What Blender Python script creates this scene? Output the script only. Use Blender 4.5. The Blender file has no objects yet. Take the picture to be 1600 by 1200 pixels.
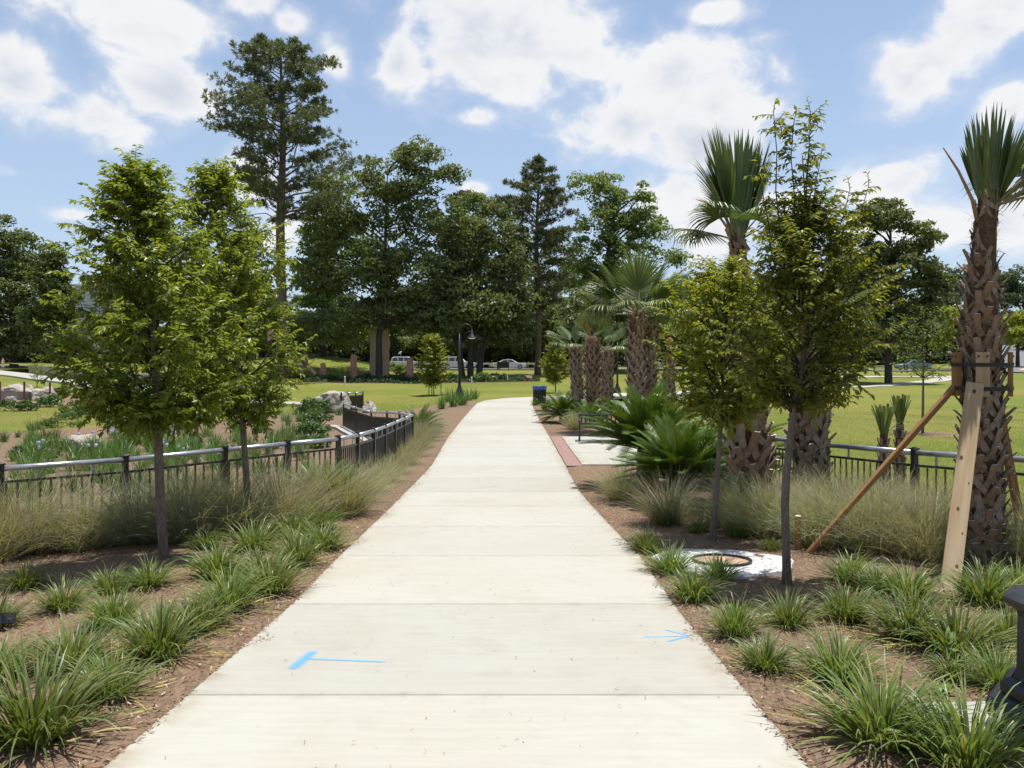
import bpy, math, random
import numpy as np
from mathutils import Vector, Matrix

scene = bpy.context.scene
COL = scene.collection
rng = np.random.default_rng(11)
random.seed(5)
R = math.radians
PI = math.pi
EYE = 1.55           # height of the lens over the path under it
F = 1250.0           # focal length in pixels of the 1600 px wide photograph

# ------------------------------------------------------------------ camera
cam_d = bpy.data.cameras.new('camera')
cam_d.sensor_width = 36.0
cam_d.lens = 36.0 * F / 1600.0
cam_d.shift_y = -40.0 / 1600.0
cam_d.clip_start = 0.05
cam_d.clip_end = 3000.0
cam = bpy.data.objects.new('camera', cam_d)
cam.location = (0, 0, EYE)
cam.rotation_euler = (PI / 2, 0, 0)
COL.objects.link(cam)
scene.camera = cam

# ------------------------------------------------------------------ light
SUN = Vector((0.17, 0.13, 1.0)).normalized()
SUN_EL = math.asin(SUN.z)
SUN_AZ = math.atan2(SUN.x, SUN.y)
sl = bpy.data.lights.new('sun', 'SUN')
sl.energy = 4.3
sl.angle = R(0.53)
sl.color = (1.0, 0.968, 0.915)
so = bpy.data.objects.new('sun', sl)
so.rotation_euler = SUN.to_track_quat('Z', 'Y').to_euler()
so.location = (0, 0, 60)
COL.objects.link(so)

scene.view_settings.view_transform = 'Standard'
scene.view_settings.look = 'None'
scene.view_settings.gamma = 1.0
scene.view_settings.exposure = 0.76
scene.view_settings.use_curve_mapping = False

world = bpy.data.worlds.new('World')
scene.world = world
world.use_nodes = True
wt = world.node_tree
wt.nodes.clear()


class G:
    """tiny node helper"""
    def __init__(s, tree): s.t = tree; s.n = tree.nodes; s.l = tree.links
    def new(s, typ, **kw):
        n = s.n.new(typ)
        for k, v in kw.items(): setattr(n, k, v)
        return n
    def put(s, sock, v):
        if isinstance(v, bpy.types.NodeSocket): s.l.new(v, sock)
        elif v is not None:
            if sock.type == 'RGBA' and isinstance(v, (tuple, list)) and len(v) == 3: v = (*v, 1)
            sock.default_value = v
    def math(s, op, a, b=None, c=None, clamp=False):
        n = s.new('ShaderNodeMath', operation=op); n.use_clamp = clamp
        s.put(n.inputs[0], a); s.put(n.inputs[1], b)
        if c is not None: s.put(n.inputs[2], c)
        return n.outputs[0]
    def vmath(s, op, a, b=None):
        n = s.new('ShaderNodeVectorMath', operation=op)
        s.put(n.inputs[0], a)
        if b is not None: s.put(n.inputs[1], b)
        return n.outputs['Value'] if op in ('LENGTH', 'DOT_PRODUCT', 'DISTANCE') else n.outputs[0]
    def noise(s, vec, scale, detail=4, rough=0.55, dist=0.0):
        n = s.new('ShaderNodeTexNoise')
        s.put(n.inputs['Vector'], vec); n.inputs['Scale'].default_value = scale
        n.inputs['Detail'].default_value = detail; n.inputs['Roughness'].default_value = rough
        n.inputs['Distortion'].default_value = dist
        return n.outputs['Fac']
    def ramp(s, fac, lo, hi, a=0.0, b=1.0, smooth=True):
        n = s.new('ShaderNodeMapRange', interpolation_type='SMOOTHSTEP' if smooth else 'LINEAR')
        s.put(n.inputs[0], fac); s.put(n.inputs[1], lo); s.put(n.inputs[2], hi)
        s.put(n.inputs[3], a); s.put(n.inputs[4], b)
        return n.outputs[0]
    def mix(s, fac, a, b, mode='MIX'):
        n = s.new('ShaderNodeMix', data_type='RGBA', blend_type=mode)
        s.put(n.inputs[0], fac); s.put(n.inputs[6], a); s.put(n.inputs[7], b)
        return n.outputs[2]


def build_sky():
    g = G(wt)
    sky = g.new('ShaderNodeTexSky', sky_type='NISHITA')
    sky.sun_disc = False
    sky.sun_elevation = SUN_EL
    sky.sun_rotation = SUN_AZ
    sky.air_density = 1.0
    sky.dust_density = 1.2
    sky.ozone_density = 1.2
    tc = g.new('ShaderNodeTexCoord')
    d = g.vmath('NORMALIZE', tc.outputs['Generated'])
    sep = g.new('ShaderNodeSeparateXYZ'); g.put(sep.inputs[0], d)
    # cumulus: (u, v, half width, half height, weight) of each heap as seen in the photograph, turned into directions
    heaps = [(215, 25, 135, 62, 1), (265, 150, 85, 62, 1.05), (150, 185, 150, 45, .8), (25, 130, 80, 70, .95),
             (390, 5, 50, 28, .8), (455, 35, 45, 30, .7), (527, 95, 32, 48, .95), (620, 100, 58, 52, 1.05),
             (790, 50, 165, 85, 1.15), (745, 182, 45, 22, .75), (925, 95, 55, 36, .85), (1040, 130, 80, 78, 1.15),
             (975, 195, 95, 60, 1.1), (1100, 200, 110, 85, 1.2), (1165, 180, 50, 50, 1.0), (1060, 300, 130, 60, .9),
             (1110, 370, 90, 50, .85), (1435, 112, 78, 60, 1.05), (1540, 40, 85, 70, .95), (1580, 160, 50, 60, .8),
             (1385, 280, 95, 42, .95), (1455, 345, 110, 55, .95), (1550, 350, 90, 60, .85), (115, 335, 55, 17, .8),
             (395, 275, 50, 60, .85), (440, 350, 60, 80, .7), (1110, 20, 75, 26, .75), (740, 292, 30, 14, .7),
             (20, 270, 45, 18, .5), (1240, 330, 60, 45, .8)]
    cover = None
    for (u, v, ru, rv, w) in heaps:
        c = Vector(((u - 800) / F, 1.0, (560 - v) / F)); k = c.length; c.normalize()
        q = g.vmath('MULTIPLY', g.vmath('SUBTRACT', d, tuple(c)), (F * k / ru * .72, F * k / (ru + rv) * .9, F * k / rv * .72))
        L = g.vmath('LENGTH', q)
        b = g.math('MULTIPLY_ADD', L, -1.5, 1.10 * w)
        cover = b if cover is None else g.math('SMOOTH_MAX', cover, b, 0.12)
    # ordinary scattered cumulus everywhere else
    flat = g.vmath('MULTIPLY', d, (1.0, 1.0, 1.35))
    rest = g.math('MULTIPLY_ADD', g.noise(flat, 2.6, 2, .5), 3.0, -1.75)
    away = g.ramp(sep.outputs['Y'], 0.72, 0.4)
    cover = g.math('MAXIMUM', cover, g.math('MULTIPLY_ADD', away, g.math('ADD', rest, 3.0), -3.0))
    n1 = g.noise(flat, 15.0, 10, .55, .35)
    n2 = g.noise(flat, 5.0, 4, .5)
    dens = g.math('ADD', cover, g.math('MULTIPLY_ADD', n1, 2.5, -1.33))
    dens = g.math('ADD', dens, g.math('MULTIPLY_ADD', n2, .8, -.4))
    alpha = g.math('ADD', g.ramp(dens, -0.55, 0.55, 0, .42), g.ramp(dens, -0.06, 0.42, 0, .55))
    thick = g.ramp(dens, 0.12, 1.15)
    up = g.vmath('ADD', flat, (0.008, 0.0, 0.026))
    n3 = g.noise(up, 15.0, 8, .55, .35)
    n4 = g.noise(g.vmath('ADD', flat, (0.02, 0.0, 0.075)), 5.0, 4, .5)
    relief = g.math('ADD', g.math('SUBTRACT', n1, n3), g.math('MULTIPLY', g.math('SUBTRACT', n2, n4), 1.3))
    lit = g.ramp(relief, -0.20, 0.16)
    shade = g.math('MULTIPLY', thick, g.math('MULTIPLY_ADD', lit, -0.85, 1.0), clamp=True)
    ccol = g.mix(shade, (7.3, 7.3, 7.35), (5.15, 5.5, 6.15))
    # thin bright veil of summer moisture towards the horizon
    veil = g.ramp(sep.outputs['Z'], 0.62, 0.0, 0.18, 0.62)
    base = g.mix(veil, g.mix(1.0, sky.outputs[0], SKY_TINT, 'MULTIPLY'), (4.9, 6.0, 7.4))
    col = g.mix(alpha, base, ccol)
    bg = g.new('ShaderNodeBackground')
    g.put(bg.inputs[0], col); bg.inputs[1].default_value = 0.076
    out = g.new('ShaderNodeOutputWorld')
    g.l.new(bg.outputs[0], out.inputs[0])
    world.cycles.sampling_method = 'MANUAL'
    world.cycles.sample_map_resolution = 512


SKY_TINT = (.90, .98, 1.10)
build_sky()

# ------------------------------------------------------------------ helpers
def np_mesh(name, V, quads=None, tris=None, smooth=False):
    V = np.asarray(V, np.float32).reshape(-1, 3)
    q = np.zeros((0, 4), np.int32) if quads is None or len(quads) == 0 else np.asarray(quads, np.int32).reshape(-1, 4)
    t = np.zeros((0, 3), np.int32) if tris is None or len(tris) == 0 else np.asarray(tris, np.int32).reshape(-1, 3)
    me = bpy.data.meshes.new(name)
    me.vertices.add(len(V)); me.vertices.foreach_set('co', V.ravel())
    loops = np.concatenate([q.ravel(), t.ravel()]).astype(np.int32)
    me.loops.add(len(loops)); me.loops.foreach_set('vertex_index', loops)
    me.polygons.add(len(q) + len(t))
    starts = np.concatenate([np.arange(len(q)) * 4, len(q) * 4 + np.arange(len(t)) * 3]).astype(np.int32)
    me.polygons.foreach_set('loop_start', starts)
    me.polygons.foreach_set('use_smooth', np.full(len(q) + len(t), smooth, bool))
    me.update(calc_edges=True)
    return me


class MB:
    """collects boxes, tubes, lathes and loose faces into one mesh"""
    def __init__(s): s.V = []; s.Q = []; s.T = []; s.k = 0
    def add(s, V, quads=(), tris=()):
        V = np.asarray(V, float).reshape(-1, 3)
        if len(quads): s.Q.append(np.asarray(quads, int).reshape(-1, 4) + s.k)
        if len(tris): s.T.append(np.asarray(tris, int).reshape(-1, 3) + s.k)
        s.V.append(V); s.k += len(V)
        return s
    def box(s, c, size, rot=None, taper=1.0):
        x, y, z = (h / 2 for h in size)
        V = np.array([[-x, -y, -z], [x, -y, -z], [x, y, -z], [-x, y, -z], [-x * taper, -y * taper, z], [x * taper, -y * taper, z], [x * taper, y * taper, z], [-x * taper, y * taper, z]])
        if rot is not None: V = V @ np.array(rot).T
        return s.add(V + np.array(c), [[3, 2, 1, 0], [4, 5, 6, 7], [0, 1, 5, 4], [1, 2, 6, 5], [2, 3, 7, 6], [3, 0, 4, 7]])
    def bar(s, a, b, w, h, up=(0, 0, 1)):
        a, b = Vector(a), Vector(b); d = (b - a)
        L = d.length; d.normalize()
        u = Vector(up)
        x = d.cross(u)
        if x.length < 1e-4: x = d.cross(Vector((0, 1, 0)))
        x.normalize(); z = x.cross(d)
        rot = np.array([[x[i], d[i], z[i]] for i in range(3)])
        return s.box((a + b) / 2, (w, L, h), rot)
    def tube(s, P, rad, n=8, cap=True):
        P = np.asarray(P, float); m = len(P)
        rad = np.full(m, rad) if np.isscalar(rad) else np.asarray(rad, float)
        T = np.gradient(P, axis=0); T /= np.linalg.norm(T, axis=1)[:, None] + 1e-9
        ref = np.array([0, 0, 1.0]) if abs(T[0][2]) < .9 else np.array([1.0, 0, 0])
        V = []
        a = np.arange(n) * 2 * PI / n
        u = np.cross(T[0], ref); u /= np.linalg.norm(u)
        for i in range(m):
            u = u - T[i] * np.dot(u, T[i]); u /= np.linalg.norm(u) + 1e-9
            w = np.cross(T[i], u)
            V.append(P[i] + rad[i] * (np.cos(a)[:, None] * u + np.sin(a)[:, None] * w))
        V = np.concatenate(V)
        j = np.arange(n); jn = (j + 1) % n
        Q = np.concatenate([np.stack([i * n + j, i * n + jn, (i + 1) * n + jn, (i + 1) * n + j], 1) for i in range(m - 1)])
        if cap:
            V = np.concatenate([V, [P[0]], [P[-1]]])
            T3 = np.concatenate([np.stack([jn, j, np.full(n, m * n)], 1), np.stack([(m - 1) * n + j, (m - 1) * n + jn, np.full(n, m * n + 1)], 1)])
            return s.add(V, Q, T3)
        return s.add(V, Q)
    def lathe(s, prof, n=16, c=(0, 0, 0)):
        prof = np.asarray(prof, float); m = len(prof)
        a = np.arange(n) * 2 * PI / n
        V = np.concatenate([np.stack([r * np.cos(a), r * np.sin(a), np.full(n, z)], 1) for r, z in prof]) + np.array(c)
        j = np.arange(n); jn = (j + 1) % n
        Q = np.concatenate([np.stack([i * n + j, i * n + jn, (i + 1) * n + jn, (i + 1) * n + j], 1) for i in range(m - 1)])
        return s.add(V, Q)
    def mesh(s, name, smooth=False):
        return np_mesh(name, np.concatenate(s.V), np.concatenate(s.Q) if s.Q else None, np.concatenate(s.T) if s.T else None, smooth)


def obj(name, me, m=None, parent=None, loc=(0, 0, 0), rot=(0, 0, 0), scale=None):
    if isinstance(me, MB): me = me.mesh(name)
    if m is not None and not me.materials: me.materials.append(m)
    o = bpy.data.objects.new(name, me)
    o.location = loc; o.rotation_euler = rot
    if scale is not None: o.scale = (scale,) * 3 if np.isscalar(scale) else scale
    if parent is not None: o.parent = parent
    COL.objects.link(o)
    return o


def tag(o, label=None, cat=None, group=None, kind=None):
    if label: o['label'] = label
    if cat: o['category'] = cat
    if group: o['group'] = group
    if kind: o['kind'] = kind
    return o


def thing(name, label, cat, loc=(0, 0, 0), rz=0.0, group=None):
    o = bpy.data.objects.new(name, None)
    o.empty_display_size = .2
    o.location = loc; o.rotation_euler = (0, 0, rz)
    COL.objects.link(o)
    return tag(o, label, cat, group)


def dup(root, loc, rz=0.0, label=None, group=None, scale=1.0):
    r = root.copy(); COL.objects.link(r)
    r.location = loc; r.rotation_euler = (0, 0, rz); r.scale = (scale,) * 3
    if label: r['label'] = label
    if group: r['group'] = group
    for ch in root.children:
        c = ch.copy(); c.parent = r; COL.objects.link(c)
        for g2 in ch.children:
            d = g2.copy(); d.parent = c; COL.objects.link(d)
    return r


def smooth01(a, b, x):
    t = np.clip((np.asarray(x, float) - a) / (b - a), 0, 1)
    return t * t * (3 - 2 * t)


# ------------------------------------------------------------------ the lie of the land
def prof(y):
    """height of the path's surface along the walk: a five per cent ramp that eases out, and the road's rise far off"""
    return np.interp(y, [-40, 0, 10, 12, 14, 16, 18, 21, 30, 40, 60, 82, 90, 100, 112, 118, 150, 400, 1500],
                     [1.2, 0, -.54, -.642, -.72, -.765, -.785, -.805, -.86, -.90, -.95, -1.0, -.84, -.5, -.12, -.06, .1, 1.5, 6])


def xl(y): return -2.75 - np.maximum(0, 13.1 - np.asarray(y, float)) * .75
def xr(y): return 4.5 + np.maximum(0, 13.1 - np.asarray(y, float)) * .27


def ground(x, y):
    x = np.asarray(x, float); y = np.asarray(y, float)
    z = prof(y) - .035
    fy = 1 - smooth01(45, 80, y)
    z = z - .13 * smooth01(-2.9, -5.4, x) * smooth01(14, 11.5, y)
    z = z - .42 * smooth01(.2, 3.2, xl(y) - x) * fy * smooth01(-4, 6, y)
    z = z - .36 * smooth01(.2, 3.0, x - xr(y)) * (1 - .7 * smooth01(45, 80, y)) * (1 - smooth01(85, 110, y)) * smooth01(-4, 6, y)
    z = z + .5 * smooth01(-30, -62, x) * smooth01(45, 85, y)
    z = z + 4.6 * smooth01(108, 215, y) * smooth01(52, 120, x)
    away = np.maximum(smooth01(.5, 6, xl(y) - x), smooth01(.5, 6, x - xr(y)))
    z = z + away * (.06 * np.sin(x * .31 + 1.3) * np.cos(y * .23) + .03 * np.sin(x * .9 + y * .7))
    return z


def gz(x, y): return float(ground(x, y))


def spot(u, v, lift=0.0):
    """the point of the ground seen at a pixel of the photograph (planning helper: gives plain world coordinates)"""
    k = (v - 560) / F
    ys = np.arange(1.5, 160, .05)
    f = (EYE - ys * k) - ground((u - 800) / F * ys, ys)
    i = int(np.argmax(f <= 0)) if (f <= 0).any() else len(ys) - 1
    y = ys[i]
    return (float((u - 800) / F * y), float(y), gz((u - 800) / F * y, y) + lift)


def grid_mesh(name, xs, ys, zf):
    X, Y = np.meshgrid(xs, ys)
    V = np.stack([X, Y, zf(X, Y)], -1).reshape(-1, 3)
    nx, ny = len(xs), len(ys)
    i, j = np.meshgrid(np.arange(nx - 1), np.arange(ny - 1))
    a = (j * nx + i).ravel()
    return np_mesh(name, V, np.stack([a, a + 1, a + nx + 1, a + nx], 1), smooth=True)


def poly_sd(P, x, y):
    """signed distance to a polygon, positive inside"""
    P = np.asarray(P, float); x = np.asarray(x, float); y = np.asarray(y, float)
    d = np.full(x.shape, 1e9); inside = np.zeros(x.shape, bool)
    for (ax, ay), (bx, by) in zip(P, np.roll(P, -1, 0)):
        ex, ey = bx - ax, by - ay
        t = np.clip(((x - ax) * ex + (y - ay) * ey) / (ex * ex + ey * ey), 0, 1)
        d = np.minimum(d, np.hypot(x - ax - t * ex, y - ay - t * ey))
        c = ((ay > y) != (by > y)) & (x < ex * (y - ay) / (ey if abs(ey) > 1e-12 else 1e-12) + ax)
        inside ^= c
    return np.where(inside, d, -d)


# ------------------------------------------------------------------ materials
def new_mat(name):
    m = bpy.data.materials.new(name); m.use_nodes = True
    m.node_tree.nodes.clear()
    g = G(m.node_tree)
    out = g.new('ShaderNodeOutputMaterial')
    return m, g, out


def principled(g, col, rough=.6, metal=0.0, spec=.5, normal=None):
    p = g.new('ShaderNodeBsdfPrincipled')
    g.put(p.inputs['Base Color'], col); g.put(p.inputs['Roughness'], rough)
    p.inputs['Metallic'].default_value = metal
    p.inputs['Specular IOR Level'].default_value = spec
    if normal is not None: g.l.new(normal, p.inputs['Normal'])
    return p


def bump(g, h, strength=.3, dist=.02):
    b = g.new('ShaderNodeBump'); b.inputs['Strength'].default_value = strength; b.inputs['Distance'].default_value = dist
    g.put(b.inputs['Height'], h)
    return b.outputs[0]


def plain(name, col, rough=.6, metal=0.0, spec=.5, var=.15, scale=6.0, bmp=.1):
    """a surface with a little mottling and relief"""
    m, g, out = new_mat(name)
    tc = g.new('ShaderNodeTexCoord')
    n = g.noise(tc.outputs['Object'], scale, 5, .6)
    c = g.mix(g.ramp(n, .3, .7), tuple(v * (1 - var) for v in col), tuple(min(1, v * (1 + var)) for v in col))
    nrm = bump(g, g.noise(tc.outputs['Object'], scale * 6, 4), bmp, .01) if bmp else None
    r = g.math('MULTIPLY_ADD', n, .25, rough - .125)
    p = principled(g, c, r, metal, spec, nrm)
    g.l.new(p.outputs[0], out.inputs[0])
    return m


def leafy(name, c1, c2, trans=.35, rough=.45, tint=(1.25, 1.2, .5), c3=None, spread=.0, spec=.4, patch=.6):
    """foliage: each leaf its own tone between c1 and c2, light passing through it"""
    m, g, out = new_mat(name)
    geo = g.new('ShaderNodeNewGeometry')
    info = g.new('ShaderNodeObjectInfo')
    rnd = geo.outputs['Random Per Island']
    tc = g.new('ShaderNodeTexCoord')
    nz = g.noise(tc.outputs['Object'], patch, 3)
    f = g.math('ADD', g.math('MULTIPLY', rnd, .65), g.math('MULTIPLY_ADD', nz, .9, -.27), clamp=True)
    c = g.mix(f, c1, c2)
    if c3 is not None:
        c = g.mix(g.ramp(g.math('FRACT', g.math('MULTIPLY', rnd, 7.13)), 1 - spread, 1 - spread + .02), c, c3)
    hsv = g.new('ShaderNodeHueSaturation')
    g.put(hsv.inputs['Color'], c)
    g.put(hsv.inputs['Value'], g.math('MULTIPLY_ADD', info.outputs['Random'], .3, .85))
    g.put(hsv.inputs['Hue'], g.math('MULTIPLY_ADD', info.outputs['Random'], .02, .49))
    c = hsv.outputs[0]
    p = principled(g, c, rough, 0, spec)
    tr = g.new('ShaderNodeBsdfTranslucent')
    g.put(tr.inputs[0], g.mix(1.0, c, tint, 'MULTIPLY'))
    mx = g.new('ShaderNodeMixShader'); mx.inputs[0].default_value = trans
    g.l.new(p.outputs[0], mx.inputs[1]); g.l.new(tr.outputs[0], mx.inputs[2])
    g.l.new(mx.outputs[0], out.inputs[0])
    return m


def bark(name, c1, c2, scale=5.0, stretch=.25, b=.6):
    m, g, out = new_mat(name)
    tc = g.new('ShaderNodeTexCoord')
    v = g.vmath('MULTIPLY', tc.outputs['Object'], (1, 1, stretch))
    n = g.noise(v, scale, 6, .65); n2 = g.noise(v, scale * 5, 4, .6)
    c = g.mix(g.ramp(g.math('MULTIPLY_ADD', n2, .5, g.math('MULTIPLY', n, .6)), .35, .75), c1, c2)
    p = principled(g, c, .9, 0, .2, bump(g, g.math('ADD', n, n2), b, .04))
    g.l.new(p.outputs[0], out.inputs[0])
    return m


M = {}
def concrete(name, c=(0.331, 0.319, 0.276), warm=(0.305, 0.289, 0.239)):
    m, g, out = new_mat(name)
    geo = g.new('ShaderNodeNewGeometry'); info = g.new('ShaderNodeObjectInfo')
    P = geo.outputs['Position']
    big = g.noise(P, .55, 5, .6, .4); mid = g.noise(P, 4.0, 6, .65); fine = g.noise(P, 70, 4, .7)
    sweep = g.noise(g.vmath('MULTIPLY', P, (2.2, 26, 2)), 1.0, 4, .6)
    col = g.mix(g.ramp(big, .38, .72), c, warm)
    blot = g.noise(P, 1.3, 6, .7, .8)
    col = g.mix(g.ramp(blot, .56, .72, 0, .38), col, (0.251, 0.230, 0.186))
    col = g.mix(g.ramp(mid, .5, .8, 0, .35), col, (0.242, 0.227, 0.190))
    col = g.mix(g.math('MULTIPLY', g.ramp(fine, .62, .75), .3), col, (0.184, 0.160, 0.123))
    col = g.mix(g.ramp(sweep, .35, .75, 0, .3), col, (0.385, 0.373, 0.337))
    gx = g.new('ShaderNodeSeparateXYZ'); g.put(gx.inputs[0], g.new('ShaderNodeTexCoord').outputs['Generated'])
    near = lambda o: g.math('MINIMUM', o, g.math('SUBTRACT', 1.0, o))
    side = g.math('MULTIPLY', g.ramp(near(gx.outputs[0]), .075, 0.0), g.ramp(g.noise(P, 2.6, 6, .7, .5), .42, .7))
    col = g.mix(g.math('MULTIPLY', side, .75), col, (0.218, 0.160, 0.094))
    soot = g.math('MULTIPLY', g.ramp(near(gx.outputs[1]), .045, 0.0), g.ramp(g.noise(P, 5, 6, .7, .5), .40, .72))
    col = g.mix(g.math('MULTIPLY', soot, .28), col, (0.159, 0.138, 0.107))
    hsv = g.new('ShaderNodeHueSaturation'); g.put(hsv.inputs['Color'], col)
    g.put(hsv.inputs['Value'], g.math('MULTIPLY_ADD', info.outputs['Random'], .10, .95))
    h = g.math('ADD', g.math('MULTIPLY', fine, .5), g.math('MULTIPLY', sweep, .6))
    p = principled(g, hsv.outputs[0], .85, 0, .25, bump(g, h, .25, .004))
    g.l.new(p.outputs[0], out.inputs[0])
    return m


def mulch_mat(name, near, red, scale=1.0):
    m, g, out = new_mat(name)
    geo = g.new('ShaderNodeNewGeometry'); P = geo.outputs['Position']
    big = g.noise(P, .5, 4); mid = g.noise(P, 6 * scale, 5, .65)
    v1 = g.new('ShaderNodeTexVoronoi'); g.put(v1.inputs['Vector'], g.vmath('MULTIPLY', P, (1, .5, 1))); v1.inputs['Scale'].default_value = 48 * scale
    fib = g.noise(g.vmath('MULTIPLY', P, (60, 22, 30)), 1.0, 4, .7, 1.2)
    col = g.mix(g.ramp(big, .38, .62), near, red)
    col = g.mix(g.ramp(v1.outputs['Color'], .2, .85, 0, .75), tuple(c * .6 for c in near), col)
    col = g.mix(g.ramp(fib, .6, .78, 0, .55), col, (.40, .31, .20))
    col = g.mix(g.ramp(mid, .55, .75, 0, .3), col, tuple(c * .6 for c in near))
    h = g.math('ADD', g.math('MULTIPLY', v1.outputs['Distance'], 1.2), g.math('ADD', fib, mid))
    p = principled(g, col, .95, 0, .15, bump(g, h, .55, .025))
    g.l.new(p.outputs[0], out.inputs[0])
    return m


def lawn_mat():
    m, g, out = new_mat('lawn_grass')
    geo = g.new('ShaderNodeNewGeometry'); P = geo.outputs['Position']
    big = g.noise(P, .07, 5, .6); mid = g.noise(P, .6, 5, .65); fine = g.noise(P, 16, 4, .75)
    col = g.mix(g.ramp(big, .36, .64), (0.104, 0.136, 0.019), (0.184, 0.171, 0.040))
    col = g.mix(g.ramp(mid, .42, .72, 0, .6), col, (0.193, 0.164, 0.057))
    col = g.mix(g.ramp(fine, .35, .75, .0, .65), col, (0.104, 0.131, 0.017))
    p = principled(g, col, .85, 0, .1, bump(g, g.math('ADD', fine, mid), .8, .06))
    g.l.new(p.outputs[0], out.inputs[0])
    return m


M['concrete'] = concrete('pale_concrete')
M['footing'] = concrete('footing_concrete', (0.340, 0.332, 0.306), (0.289, 0.272, 0.246))
M['joint'] = plain('joint_filler', (.045, .032, .024), .95)
M['white_pad'] = concrete('white_pad_concrete', (0.425, 0.425, 0.425), (0.340, 0.327, 0.306))
M['mulch'] = mulch_mat('bark_mulch', (.214, .150, .100), (.258, .158, .096))
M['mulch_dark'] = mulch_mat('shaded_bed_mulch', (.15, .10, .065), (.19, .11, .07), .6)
M['lawn'] = lawn_mat()
M['blade'] = leafy('grass_blade', (0.113, 0.147, 0.023), (0.198, 0.185, 0.052), .4, .6)
M['asphalt'] = plain('asphalt', (.12, .12, .125), .9, var=.15, scale=1.5)
M['white_paint'] = plain('white_paint', (0.660, 0.660, 0.642), .5)
M['yellow_paint'] = plain('yellow_paint', (.55, .36, .05), .6)
M['red_band'] = plain('red_concrete', (0.220, 0.128, 0.106), .85, var=.2, scale=9)
M['black'] = plain('black_coated_metal', (.012, .012, .014), .38, 0, .5, .3, 20, .03)
M['lampblack'] = plain('black_cast_iron', (.010, .010, .013), .42, 0, .5, .3, 12, .06)
M['pipe'] = plain('galvanised_pipe', (0.458, 0.466, 0.484), .38, .85, .5, .08, 14, .04)
M['zinc'] = plain('dull_zinc', (.40, .40, .40), .55, .5, .5, .1, 14, .04)
M['blue_plastic'] = plain('blue_plastic', (.02, .07, .33), .4)
M['lumber'] = bark('pale_lumber', (0.323, 0.225, 0.128), (0.416, 0.319, 0.204), 6, .06, .1)
M['lumber_dark'] = bark('weathered_lumber', (0.207, 0.108, 0.045), (0.297, 0.171, 0.077), 6, .06, .12)
M['knot'] = plain('wood_knot', (.07, .035, .02), .8)
M['strap'] = plain('black_strap', (.012, .014, .013), .6)
M['grey_bark'] = bark('grey_brown_bark', (.095, .075, .060), (.210, .170, .135), 14, .4, .5)
M['twig'] = bark('twig_bark', (.028, .026, .016), (.070, .058, .038), 14, .4, .4)
M['pine_bark'] = bark('pine_bark', (.070, .048, .038), (.185, .138, .112), 2.2, .45, 1.0)
M['oak_bark'] = bark('oak_bark', (.035, .029, .024), (.095, .080, .066), 2.0, .4, .8)
M['palm_core'] = bark('palm_fibre', (.08, .045, .026), (.19, .12, .072), 22, .5, .8)
M['boot'] = bark('palm_leaf_base', (0.180, 0.113, 0.070), (0.324, 0.239, 0.171), 9, .3, .5)
M['boot_grey'] = bark('weathered_palm_leaf_base', (0.184, 0.140, 0.104), (0.333, 0.279, 0.225), 9, .3, .5)
M['boot_cut'] = plain('cut_leaf_base', (.62, .52, .40), .8)
M['petiole'] = plain('palm_stalk', (.20, .17, .075), .5, var=.25)
M['petiole_dry'] = plain('dry_palm_stalk', (.30, .17, .10), .7, var=.25)
M['palm'] = leafy('palm_blade', (0.058, 0.098, 0.027), (0.163, 0.206, 0.065), .22, .38, spec=.5, patch=2.5, c3=(.21, .18, .07), spread=.05)
M['palm_dry'] = leafy('dry_palm_blade', (.27, .15, .05), (.34, .22, .08), .3, .6)
M['cycad'] = leafy('cycad_leaflet', (.042, .086, .012), (.110, .165, .024), .22, .42, spec=.3, patch=1.5)
M['cycad_new'] = leafy('young_cycad_leaflet', (.070, .140, .016), (.135, .225, .030), .28, .42, spec=.3, patch=1.5)
M['elm'] = leafy('dark_small_tree_leaf', (0.091, 0.133, 0.019), (0.227, 0.261, 0.043), .50, .38, patch=1.6, tint=(1.6, 1.45, .55), spec=.42)
M['elm_bright'] = leafy('yellow_green_small_tree_leaf', (0.131, 0.175, 0.022), (0.270, 0.292, 0.043), .50, .38, patch=1.6, tint=(1.45, 1.3, .5), spec=.42)
M['sapling'] = leafy('sapling_leaf', (.080, .140, .022), (.165, .225, .042), .4, .45, patch=1.0)
M['oak'] = leafy('oak_leaf', (0.078, 0.108, 0.043), (0.188, 0.226, 0.089), .38, .5, patch=.22, tint=(1.3, 1.2, .5))
M['oak_deep'] = leafy('deep_oak_leaf', (0.078, 0.106, 0.045), (0.190, 0.222, 0.092), .36, .5, patch=.22)
M['light_tree'] = leafy('light_green_leaf', (0.115, 0.170, 0.051), (0.235, 0.290, 0.106), .48, .5, patch=.25)
M['mid_tree'] = leafy('mid_green_leaf', (.078, .120, .036), (.180, .228, .078), .45, .5, patch=.25)
M['lime_tree'] = leafy('lime_green_leaf', (.17, .20, .025), (.30, .32, .04), .4, .5, patch=.3)
M['far_tree'] = leafy('distant_wood_leaf', (0.046, 0.069, 0.039), (0.101, 0.129, 0.069), .35, .6, patch=.1)
M['pine'] = leafy('pine_needle', (0.066, 0.086, 0.043), (0.162, 0.179, 0.089), .28, .55, patch=.3)
M['turf_lily'] = leafy('lily_turf_blade', (0.068, 0.113, 0.025), (0.187, 0.233, 0.066), .36, .42, spec=.35, patch=4, c3=(.24, .23, .085), spread=.11)
M['yellow_blade'] = leafy('withered_blade', (.30, .22, .07), (.42, .33, .13), .3, .6, c3=(.16, .19, .04), spread=.3)
M['muhly'] = leafy('wispy_grass_blade', (0.193, 0.209, 0.122), (0.349, 0.342, 0.236), .35, .6, c3=(.34, .28, .17), spread=.24, patch=2)
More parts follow.
